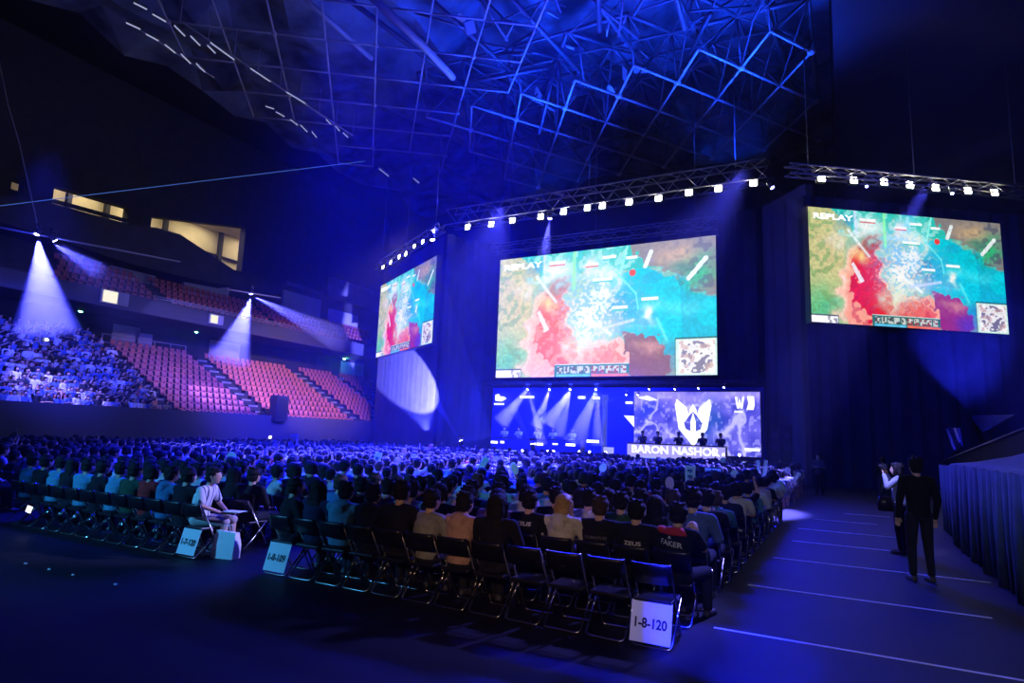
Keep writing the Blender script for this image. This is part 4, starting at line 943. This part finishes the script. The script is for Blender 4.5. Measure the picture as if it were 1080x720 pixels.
make_person(SM, (sx - .22, rowy(0) + .08, 0), -1.1, 'man in white striped shirt and shorts sitting sideways, legs in the aisle', (.7, .7, .7), scale=(1.12, 1.05, .96)); used.add((1, 0, 0))
# white tote bag at his feet
e = empty('tote_bag', (sx + .42, rowy(0) + .12, 0), .2); tagp(e, 'white paper tote bag on the floor at the feet of the man in stripes', 'bag')
q = MB(); q.add([(-.19,-.09,0),(.19,-.09,0),(.19,.09,0),(-.19,.09,0),(-.2,-.075,.2),(.2,-.08,.2),(.2,.08,.2),(-.2,.075,.2),(-.18,-.035,.4),(.18,-.045,.38),(.18,.04,.38),(-.18,.035,.4)],[(3,2,1,0),(0,1,5,4),(1,2,6,5),(2,3,7,6),(3,0,4,7),(4,5,9,8),(5,6,10,9),(6,7,11,10),(7,4,8,11),(8,9,10,11)]); q.obj('bag_body', M['whitecloth'], e)
q = MB()
for s in (-1, 1): q.tube([(-.07, s * .03, .37), (-.05, s * .035, .48), (.05, s * .035, .48), (.07, s * .03, .37)], .007, 5)
q.obj('handle', M['whitecloth'], e)
e = empty('fan_card', (sx + .3, rowy(0) + .3, .66), .3); tagp(e, 'white card held flat on the lap of the man in stripes', 'card'); q = MB(); q.box((0, 0, 0), (.3, .22, .008)); q.obj('card', M['paper'], e)

# ------------------------------------------------------------------ dense crowd
cols = [(BK, .36), (WH, .34), (NV, .08), (GR, .08), (BLU, .06), (CY, .04), (GN, .02), (RD, .02)]
def pick():
    t = random.random(); s = 0
    for c, w_ in cols:
        s += w_
        if t < s: return c
    return BK
cand = []
for bi, (bn, b0) in enumerate(BLOCKS):
    for r in range(0, 28):
        for k in range(12):
            if (bi, r, k) in used: continue
            if bi == 0 and r == 0: continue
            x, y = seatx(b0, k), rowy(r)
            if not sees((x, y, 1.2)): continue
            if random.random() < (.04 if r > 1 else 0): continue
            cand.append((to_px((x, y, 1.2))[2], bi, r, k, x, y))
cand.sort()
LH = ['short black hair', 'short black hair', 'long dark hair', 'bobbed dark hair', 'one raised arm', 'brown hair']
n_ind = 300 - len(used); items = []
for i, (d, bi, r, k, x, y) in enumerate(cand):
    v_ = random.choices(range(6), (5, 4, 2, 2, .6, 1))[0]; c = pick() if not (bi == 0 and 11 < r < 24 and k < 4) else random.choice((WH, WH, GR, BLU)); s = random.uniform(.94, 1.06); rz = face_rz(x, y) + random.uniform(-.35, .35)
    if i < n_ind:
        bn = BLOCKS[bi][0]; where = ORD[r] + ' of the' if r < 4 else 'middle rows of' if r < 10 else 'far rows of'
        o = link('person', LOWM[v_], loc=(x + random.uniform(-.03, .03), y, 0), rotz=rz, color=c); o.scale = (s * 1.12, s * 1.04, s * .94)
        if r < 4: lab = 'person with %s, %s top, %s, %s block, %s' % (LH[v_], CN[c], ORD[r], bn, SEATN(k))
        else: lab = 'person with %s, %s top, seated in %s %s block' % (LH[v_], CN[c], where, bn)
        tagp(o, lab, 'person', 'seated crowd, %s %s block' % (where, bn))
    else: items.append((v_, c, s, rz, x, y, 0))
def mass(name, items, label, extra=None, face=0):
    cm = {BK: M['cblack'], WH: M['cwhite'], NV: M['cblue'], GR: M['cgrey'], BLU: M['cblue'], CY: M['cwhite'], GN: M['cblack'], RD: M['cred']}
    ms = [M['skin'], M['trouser'], M['shoe'], M['hair'], M['hairg'], M['cblack'], M['cwhite'], M['cblue'], M['cgrey'], M['cred']]
    vs = []; fs = []; mi = []; n = 0; cache = []
    for m_ in MASSV:
        parts = []
        for kk in ('body', 'shirt', 'hair'):
            me = m_[kk]; co = np.array([v.co for v in me.vertices]); parts.append((kk, co, [tuple(p.vertices) for p in me.polygons], me.materials[0]))
        cache.append(parts)
    for (v_, c, s, rz, x, y, z_) in items:
        R = np.array([[math.cos(rz), -math.sin(rz), 0], [math.sin(rz), math.cos(rz), 0], [0, 0, 1]]) @ np.diag([s * 1.1, s * 1.04, s * .94])
        for kk, co, pf, m0 in cache[v_]:
            vs.append(co @ R.T + np.array([x, y, z_])); fs += [tuple(i + n for i in f) for f in pf]; mi += [ms.index(cm[c] if kk == 'shirt' else m0)] * len(pf); n += len(co)
    me = bpy.data.meshes.new(name); me.from_pydata(np.concatenate(vs).tolist(), [], fs)
    for m_ in ms: me.materials.append(m_)
    me.polygons.foreach_set('material_index', mi); me.polygons.foreach_set('use_smooth', [True] * len(fs)); o = link(name, me); tagp(o, label, 'crowd', kind='stuff'); return o
def decim(me, ratio):
    o = bpy.data.objects.new('tmp', me); COL.objects.link(o); d = o.modifiers.new('d', 'DECIMATE'); d.ratio = ratio; dg = bpy.context.evaluated_depsgraph_get(); out = bpy.data.meshes.new_from_object(o.evaluated_get(dg)); bpy.data.objects.remove(o); return out
MASSV = [{k: decim(me, .22) for k, me in m_.items()} for m_ in LOWV]
mass('far_crowd', items, 'far rows of the seated floor crowd in front of the stage')
# spectators in the stand at far left
st = []
for r in range(ROWS):
    for k in range(34):
        y = 24.0 - .5 * k
        if random.random() < .12 + max(0, (y - 22.5) * .15 * (r / 11)): continue
        st.append((random.choices(range(6), (4, 4, 2, 2, 1, 1))[0], random.choices([BK, WH, NV, GR, BLU], (5, 2, 2, 2, 2))[0], random.uniform(.94, 1.06), -PI / 2 + random.uniform(-.3, .5), SX(r), y, SZ(r)))
mass('stand_spectators', st, 'crowded spectators in the lower tier at far left, washed in blue')
bulk('spectator_seats', red_me, [V((SX(r), 24.0 - .5 * k, SZ(r))) for r in range(ROWS) for k in range(34)], 'seats under the spectators at far left')

# ------------------------------------------------------------------ things held up in the crowd
def banner(px, py, y, w, h, label, m=M['whitecloth'], tilt=0, marks=True):
    p = on_y(px, py, y); e = empty('hand_banner', p, 0); e.rotation_euler = (0, tilt, 0); tagp(e, label, 'banner')
    q = MB(); vs = []; fs = []
    for i in range(7):
        for j in range(2): vs.append(V(((j - .5) * w, .02 * math.sin(i * 1.1 + j), h * (i / 6 - .5))))
    vs += [v + V((0, .006, 0)) for v in vs]
    for i in range(6): a = i * 2; fs += [(a, a + 1, a + 3, a + 2), (a + 14, a + 16, a + 17, a + 15), (a, a + 2, a + 16, a + 14), (a + 1, a + 15, a + 17, a + 3)]
    fs += [(0, 14, 15, 1), (12, 13, 27, 26)]; q.add(vs, fs); q.obj('cloth', m, e)
    if marks:
        q = MB()
        for k in range(3): q.box((0, -.03, (k - 1) * h * .27), (w * .45, .01, h * .13)); q.box((w * .05, -.03, (k - 1) * h * .27 - h * .1), (w * .2, .01, h * .04))
        q.obj('printing', M['cblue'], e)
    q = MB(); q.tube([(0, .02, -h / 2 - .25), (0, .02, -h / 2 + .05)], .012, 6); q.obj('stick', M['whitecloth'], e)
banner(117, 484, 11.5, .30, .95, 'white upright towel banner with dark characters held up in the left crowd', tilt=.08)
banner(16, 457, 14, .32, .30, 'small pale flag raised above the left crowd', tilt=-.3, marks=False)
banner(154, 471, 18, .35, .3, 'pair of small white cards raised in the left crowd', tilt=.1)
banner(186, 477, 15, .35, .5, 'pale card raised left of the striped shirt', tilt=.4, marks=False)
banner(310, 463, 24, .55, .55, 'square white card held high near the centre left of the crowd', marks=False)
banner(397, 492, 13, .22, .75, 'narrow white banner held upright in the middle of the crowd', tilt=.1)
banner(504, 500, 12, .14, .85, 'slanted white stick banner held up right of centre', tilt=.5, marks=False)
banner(728, 502, 14, .22, .45, 'white card with a dark mark held up at the right of the crowd', marks=True)
banner(800, 494, 20, .10, .5, 'left one of a pair of white cheering sticks at the right edge', marks=False, tilt=-.06)
banner(807, 494, 20, .10, .5, 'right one of a pair of white cheering sticks at the right edge', marks=False, tilt=.12)
banner(840, 503, 21, .10, .32, 'slanted cheering stick at the far right end of the crowd', marks=False, tilt=.6)
banner(752, 500, 17, .4, .3, 'small white card held low near the right aisle', marks=False)
banner(370, 497, 12.5, .3, .5, 'white leaflet with a dark face held up left of centre', marks=True)
fe = None
for i in range(34):
    bi = random.choice((0, 0, 1, 1, 2)); r_ = random.randint(3, 20); k_ = random.randint(0, 11); x = seatx(BLOCKS[bi][1], k_) + .16; y = rowy(r_) + .28; zz = random.uniform(1.12, 1.42)
    if not sees((x, y, 1.2)): continue
    if fe is None:
        fe = empty('paper_fan'); q = MB(); vs = [V((.10 * math.cos(a_), s_, .10 * math.sin(a_))) for s_ in (0, .006) for a_ in [2 * PI * t_ / 16 for t_ in range(16)]]
        q.add(vs, [tuple(range(16)), tuple(range(31, 15, -1))] + [(t_, 16 + t_, 16 + (t_ + 1) % 16, (t_ + 1) % 16) for t_ in range(16)]); q.obj('leaf', M['whitecloth'], fe)
        q = MB(); q.box((0, .003, -.19), (.022, .008, .16)); q.obj('handle', M['whitecloth'], fe); fo = fe
    else: fo = copy_tree(fe)
    fo.location = (x, y, zz); fo.rotation_euler = (random.uniform(-.4, .3), random.uniform(-.6, .6), random.uniform(-.6, .6)); tagp(fo, 'white paper fan held up in %s block of the floor crowd' % BLOCKS[bi][0], 'fan', 'paper fans held up in %s block' % BLOCKS[bi][0])
def phone(px, py, y, label, m=M['phone'], w=.15, h=.08, tilt=.1):
    p = on_y(px, py, y); e = empty('phone', p); e.rotation_euler = (-.2, tilt, 0); tagp(e, label, 'phone'); q = MB(); q.box((0, 0, 0), (w + .01, .008, h + .01)); q.obj('case', M['plastic'], e); q = MB(); q.box((0, -.006, 0), (w, .003, h)); q.obj('screen', m, e)
phone(31, 537, 6.15, 'bright phone held by a person at the far left edge', w=.17, h=.11)
phone(424, 516, 8.9, 'bright phone screen held up left of the grey shirt')
phone(392, 494, 14, 'small bright phone screen high in the centre left crowd', w=.16)
phone(584, 518, 8.6, 'bright phone screen just left of the blonde person', w=.10)
phone(918, 485, 37, 'glowing yellowish tablet held by the person far down the right aisle', M['phoney'], .42, .3)
phone(285, 461, 30, 'tiny bright screen high behind the centre left crowd', w=.25, h=.2)
# dark hat and caps
def cap(px, py, y, m, label, s=1.):
    p = on_y(px, py, y); e = empty('cap', p); e.scale = (s,) * 3; e.rotation_euler = (0, 0, -.4); tagp(e, label, 'hat'); q = MB(); q.loft([(V((0, 0, 0)), .1, .115), (V((0, 0, .05)), .1, .11), (V((0, 0, .09)), .075, .085), (V((0, 0, .11)), .03, .03)], 14); q.obj('crown', m, e)
    q = MB(); q.loft([(V((0, .10, -.005)), .08, .09), (V((0, .11, .008)), .078, .085)], 14); q.obj('brim', m, e)

# ------------------------------------------------------------------ standing people in the right aisle
DK = (.012, .012, .016)
ST1 = person_meshes(pose_standing('down', 1.82), 'short', True); ST2 = person_meshes(pose_standing('camera', 1.74), 'bob', True, female=True); ST3 = person_meshes(pose_standing('hold', 1.7), 'short', True)
g = on_z(972, 611, 0); make_person(ST1, (1.0, 11.9, 0), .35, 'tall dark figure standing in the right aisle seen from behind', DK, scale=1.04)
make_person(ST2, (.93, 14.7, 0), 1.3, 'person in a pale top holding a camera to the face, right aisle', (.42, .46, .6))
make_person(ST3, (1.32, 28.5, 0), .2, 'distant dark figure with folded arms further down the right aisle', DK)
make_person(ST3, (-.95, 29.5, 0), PI * .9, 'distant person in dark clothes standing at the crowd corner', (.08, .08, .12))
make_person(ST3, (1.12, 37.4, 0), PI, 'farthest person in the aisle with a glowing tablet', DK)
e = empty('handheld_camera', (.80, 14.66, 1.66), 1.3); tagp(e, 'black camera held to the face by the person in the right aisle', 'camera'); q = MB(); q.box((0, .09, 0), (.13, .07, .09)); q.obj('body', M['plastic'], e); q = MB(); q.tube([(0, .12, 0), (0, .2, 0)], .035, 12); q.obj('lens', M['plastic'], e)
# shoulder bag
e = empty('shoulder_bag', (.68, 14.5, .95), .2); tagp(e, 'dark shoulder bag on the hip of the person with the camera', 'bag'); q = MB(); q.loft([(V((0, 0, -.14)), .13, .06), (V((0, 0, .02)), .15, .07), (V((0, 0, .14)), .12, .04)], 8); q.obj('bag_body', M['vinyl'], e)
q = MB(); q.tube([(-.1, 0, .12), (.05, .1, .45), (.22, .12, .52)], .012, 5); q.obj('strap', M['vinyl'], e)

# people on the stage
for i, px in enumerate((533, 548, 568, 584, 604)):
    p = on_y(px, 450, 35.2); make_person(LOWV[1], (p.x, 35.2, 1.12), PI, 'brightly lit seated player at the left stage desk, %s from the left' % nth(i, 0), (.7, .7, .75), 'players at the left stage desk', 1.05)
for i, px in enumerate((678, 694, 716, 741, 760)):
    p = on_y(px, 450, 34.8); make_person(LOWV[1], (p.x, 34.8, 1.12), PI, 'dark seated player before the stage screen, %s from the left' % nth(i, 0), (.03, .03, .05), 'players at the right stage desk', 1.02)

# ------------------------------------------------------------------ right-hand platform with pleated cloth
e = empty('draped_platform', (2.1, 8, 0)); tagp(e, 'long platform wrapped in pleated blue-grey cloth along the right aisle', 'platform')
vs = []; fs = []; n = 110
for i in range(n + 1):
    y = 0 + 9.2 * i / n; w = .05 * math.sin(i * 1.35) + .03 * math.sin(i * .47); vs += [(w * .35, y, 1.72), (w, y, .9), (w * 1.5 + .03, y, .01)]
for i in range(n): a = i * 3; fs += [(a, a + 3, a + 4, a + 1), (a + 1, a + 4, a + 5, a + 2)]
q = MB(); q.add(vs, fs, 0, True); o = q.obj('pleated_front', M['bluecloth'], e); md = o.modifiers.new('s', 'SOLIDIFY'); md.thickness = .02
vs = []; fs = []
for i in range(31):
    y = 9.2 * i / 30
    for j, (x, z_) in enumerate(((0, 1.73), (.5, 1.80), (1.1, 1.96), (1.7, 2.16), (1.9, 2.2))): vs.append((x, y, z_ + .012 * math.sin(i * 1.9 + j * 2)))
for i in range(30):
    for j in range(4): a = i * 5 + j; fs.append((a, a + 1, a + 6, a + 5))
q = MB(); q.add(vs, fs, 0, True); o = q.obj('sloping_cover', mat('grey_cover', (.16, .18, .24), .8, noise=.3, scale=3), e); md = o.modifiers.new('s', 'SOLIDIFY'); md.thickness = .02
q = MB(); q.box((1.0, 4.6, .85), (1.8, 9.1, 1.68)); q.obj('frame', M['darksteel'], e)
q = MB(); q.box((0, 0, .82), (.9, 1.6, 1.64)); 
e2 = empty('draped_case', (2.75, 18.6, 0)); tagp(e2, 'smaller cloth-covered case at the far end of the pleated platform', 'case')
drp = MB(); vs = []; fs = []; n = 36; per = []
for i in range(n + 1): per.append((-.55 + .03 * math.sin(i * 1.4), -1.1 + 2.2 * i / n))
for x, y in per: vs += [(x, y, 1.66), (x + .02, y, .01)]
for i in range(n): a = i * 2; fs.append((a, a + 2, a + 3, a + 1))
drp.add(vs, fs, 0, True); o = drp.obj('pleated_cloth', M['bluecloth'], e2); md = o.modifiers.new('s', 'SOLIDIFY'); md.thickness = .02
q = MB(); q.box((0, 0, .83), (1.0, 2.15, 1.64)); q.obj('case_body', M['darksteel'], e2)
# black raked rail behind
pa, pb, pc, pd = on_x(990, 488, 4.2), on_x(1085, 455, 4.2), on_x(1085, 475, 4.2), on_x(990, 494, 4.2)
q = MB(); q.prism([V((4.3, 30, 0)), V((4.3, 30, 1.6)), V((4.3, pa.y, pa.z)), V((4.3, pb.y, pb.z + .1)), V((4.3, 2, pb.z + .4)), V((4.3, 2, 0))], (.25, 0, 0)); o = struct(q.obj('wall_platform_back', M['drape']))
q = MB(); q.tube([V((4.2, pa.y, pa.z + .02)), V((4.2, pb.y, pb.z + .12))], .03, 6); tagp(q.obj('handrail', M['steel']), 'thin pale handrail rising along the black platform wall at right', 'rail')
# blue tarps and stand
def tarp(pts, x, label, folds=0):
    P = [on_x(px, py, x) for px, py in pts]; o0 = P[0]; q = MB(); q.prism([p - o0 for p in P], (.06, 0, 0)); e = empty('tarp', o0); tagp(e, label, 'tarp'); q.obj('sheet', M['tarp'], e)
    if folds:
        q = MB()
        for a, c in folds: A, B = on_x(*a, x - .06) - o0, on_x(*c, x - .06) - o0; q.tube([A, B], .06, 5)
        q.obj('pale_fold', M['whitecloth'], e)
tarp([(979, 449), (1011, 451), (1014, 470), (1003, 478), (978, 486)], 4.8, 'blue-lit hanging sheet with white folds above the far end of the platform', [((992, 454), (999, 477)), ((999, 453), (1007, 474)), ((1007, 452), (1012, 466)), ((980, 452), (983, 484))])
tarp([(1022, 438), (1070, 437), (1050, 448), (1036, 455)], 6.0, 'plain bright blue sheet hanging above the platform near the right edge')
A = on_x(979, 490, 3.9); T = on_x(979, 441, 3.9); e = empty('mast_stand', (3.9, A.y, 0)); tagp(e, 'thin pale stand with a crossbar at the far end of the platform', 'stand')
q = MB(); q.tube([(0, 0, 0), (0, 0, T.z)], .035, 6); q.obj('pole', M['steel'], e); q = MB(); q.tube([(-.05, -.35, T.z), (.05, .35, T.z + .05)], .05, 6); q.obj('crossbar', M['whitecloth'], e)
q = MB(); q.tube([(-.3, -.2, .02), (0, 0, .3), (.3, -.2, .02)], .02, 5); q.tube([(0, .35, .02), (0, 0, .3)], .02, 5); q.obj('tripod', M['steel'], e)
# two dark loudspeaker stacks right of stage
for i, px in enumerate((818, 831)):
    p = on_y(px, 470, 33.5); e = empty('speaker_stack', (p.x, 33.5, 0)); tagp(e, 'dark upright loudspeaker stack beside the stage screen, %s one' % ('left' if i == 0 else 'right'), 'loudspeaker'); 
    q = MB(); q.box((0, 0, 1.5), (.42, .5, 3.0)); q.obj('cabinet', M['plastic'], e)
    q = MB(); q.tube([(0, -.252, 2.5), (0, -.262, 2.5)], .16, 14, smooth=False); q.obj('cone', M['darksteel'], e)
    q = MB(); q.tube([(0, -.252, 1.9), (0, -.262, 1.9)], .16, 14, smooth=False); q.obj('cone', M['darksteel'], e)
# laser line, lamp flare streaks built as a cable and long pipe, short lamp pipe
def line_thing(name, pts, r, m, label, cat): P = [V(p) for p in pts]; q = MB(); q.tube([p - P[0] for p in P], r, 6); o = q.obj(name, m, loc=P[0]); tagp(o, label, cat)
line_thing('laser_beam', [on_y(-15, 218.8, 14), on_y(385, 170, 33)], .018, M['laser'], 'thin pale blue laser line crossing the dark upper left', 'laser')
streak_pts = [on_x(*q_, -36) for q_ in ((-2, 60), (8, 110), (20, 150), (30, 195), (37, 225), (40, 243))]; line_thing('flare_streak', streak_pts, .035, M['steel'], 'curved lens flare streak at the far left beam light, built as cable', 'cable')  # added cable shape stands in for the lamp's curved flare streak
line_thing('lamp_line', [on_x(-10, 238, -36.2), on_x(190, 276, -36.2)], .05, M['steel'], 'long straight flare streak through the far left beam lights, built as pipe', 'pipe')  # added pipe shape stands in for the lamp's straight flare streak
line_thing('lamp_line', [on_x(240, 305, -36.2), on_x(296, 314, -36.2)], .05, M['steel'], 'short pipe carrying the beam light over the red seats', 'pipe')
line_thing('barrier_rail', [V((-27.5, 22.8, 2.35)), V((-27.5, 29.5, 2.35))], .06, M['steel'], 'pale horizontal rail beyond the left crowd under the stand wall', 'rail') if False else None
# small litter on the near floor
for i, (px, py) in enumerate(((27, 595), (52, 601), (77, 607), (122, 617))):
    p = on_z(px, py, 0); q = MB(); q.ell((0, 0, .012), (.035, .02, .012), 8); o = q.obj('paper_scrap', M['whitecloth'], loc=p); tagp(o, 'tiny pale scrap on the dark floor, %s from the left' % nth(i, 0), 'litter', 'scraps on the near floor')

# ------------------------------------------------------------------ lights
w = bpy.data.worlds.new('world'); scene.world = w; w.use_nodes = True; w.node_tree.nodes['Background'].inputs[0].default_value = (.01, .015, .1, 1); w.node_tree.nodes['Background'].inputs[1].default_value = .3
B1 = (.004, .008, 1.0); B2 = (.13, .12, 1.0)
HAZE = .0010
spot((1, -3, 7), (.3, 12, 0), 900, (.85, .85, 1), .3, .9, .4)                     # added weak neutral fill so the aisle floor tape shows
spot((-1.2, 11, 9), (.93, 14.7, 1.45), 12000, (.25, .25, 1), .05, .6, .1)            # added spot to brighten the person with the camera
if HAZE:
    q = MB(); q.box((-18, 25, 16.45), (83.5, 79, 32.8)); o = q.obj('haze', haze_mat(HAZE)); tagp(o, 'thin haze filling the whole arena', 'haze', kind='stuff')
area((-14, 33, 15.2), (-13, 20, 0), 8500, B1, 18, 1.0, 1.15)                       # blue wash from the main truss on the crowd
spot((-19, 33.4, 16.5), (-13.5, 19, 1), 340000, B2, .27, .8, .3)                       # edge light from beside the left screen
spot((-4, 33.4, 16.5), (-9, 19, 1), 260000, B2, .24, .8, .3)
area((-14, 19, 17), (-14.5, 18.5, 0), 27000, B1, 14, 9, .8)  # added overhead blue fill for the crowd, no fixture built
spot(p1b + V((.3, 0, -.3)), (-15, 14.5, 1), 240000, B2, .17, .8, .2)
spot((1.2, 17, 9), (-2.6, 8.2, 1), 16000, B2, .15, .7, .3)
spot((4, 16, 9), (-8.75, 6.75, .5), 22000, (.3, .28, 1), .055, .5, .2)  # added narrow spot to brighten the man in stripes
spot((4, 34, 14.5), (-2.9, 20.5, .5), 420000, B2, .10, .4, .2)                  # bright corner of the crowd
spot((-.4, 1, 10), (-1.02, 6.7, 0), 60000, B1, .075, .35, .05)                    # blue pool on the aisle floor at the near chairs

spot((-20.2, 28.4, 2.0), V((-25.9, 34.9, 4.7)), 330000, (.17, .17, 1), .185, .2, .1)   # pool on the left drape
spot((-18, 26, 2.0), V((-29.5, 37.0, 5)), 30000, B1, .33, .9, .3)
spot((9, 33, .4), (6.3, 39, 7.0), 40000, (.02, .03, 1), .33, .9, .4)                          # blue wash on the right drape
spot((2, 12, 14), (6, 38, 9), 16000, B1, .5, .9, .4)
spot((-28, 12, 13), (-40, 18.5, 5), 42000, (.03, .04, 1), .38, .8, .5)                      # blue flood over the spectators
spot((-26, 20, 13), (-40, 28.5, 5), 9000, (.3, .25, 1), .2, .9, .5)
spot((-20, 26, 13), (-41, 38, 5), 30000, (1, .62, .62), .30, .8, .6)                     # light reaching the red seats
spot((-20, 26, 13), (-41, 30, 5), 9000, (.6, .4, 1), .36, .9, .6)
spot((-20, 28, 12), (-40, 32, 3.5), 60000, B1, .36, .9, .6)                                   # blue spill on balcony and tier front
for x, e_ in ((-16, 4200), (-5, 4600)): area((x, 35, 17.9), (x, 30, 30), e_, (.006, .06, 1.0), 4, 4, 2.2)                # roof uplights
area((-10, 28, 18), (-9, 24, 30), 2600, (.01, .02, 1), 4, 4, 2.4)
for y in (27, 32, 38, 44): area((-54.8, y, oy(259, 240).z + .2), (-56, y, 10), 230, (1, .86, .58), 3)
spot((-30, 8, 12), (-27, 27, 24), 550, (.75, .75, 1), .5, .9, .5)
spot((-.5, -5, 4.5), (-3.7, 6.7, .6), 1100, (1, .60, .40), .17, .8, .5)                           # warm work light behind the camera
spot((-16, -8, 6), (-10.1, 6.6, .6), 9000, (.06, .42, 1), .26, .7)
spot((1, -4, 4), (-1.74, 6.4, .2), 1500, (.40, .36, 1), .045, .5)
for p in gl: 
    l = bpy.data.lights.new('exit', 'POINT'); l.energy = 60; l.color = (.15, 1, .55); l.shadow_soft_size = .1; o = bpy.data.objects.new('exit_light', l); COL.objects.link(o); o.location = p + V((.4, 0, 0))
area((-15.5, 33.2, 5.0), (-16, 36.8, 1.8), 2600, (.02, .04, 1), 9, .5)
spot((-20, 30, 18), (-50, 38, 15), 1100, (.25, .3, 1), .6, 1, .5)
spot((-1.5, 13, 5), (2.1, 11, .9), 60, (.15, .4, 1), .5, .8, .5)
spot((1.5, 24, 9), (5.2, 18.5, 2.8), 60000, (.1, .1, 1), .22, .6, .2)
area((-16, 14, 22), (-16, 22, 0), 800, B1, 16, 16, 1.6)                            # added faint overhead fill for the blue ambient tone

vs_ = scene.view_settings; scene.display_settings.display_device = 'sRGB'; vs_.view_transform = 'Standard'; vs_.look = 'None'; vs_.gamma = 1; vs_.exposure = 0; vs_.use_curve_mapping = False
cy = scene.cycles; cy.use_denoising = True; cy.max_bounces = 5; cy.diffuse_bounces = 2; cy.glossy_bounces = 2; cy.volume_bounces = 0; cy.transparent_max_bounces = 8
cy.sample_clamp_indirect = 4; cy.sample_clamp_direct = 0; cy.caustics_reflective = False; cy.caustics_refractive = False
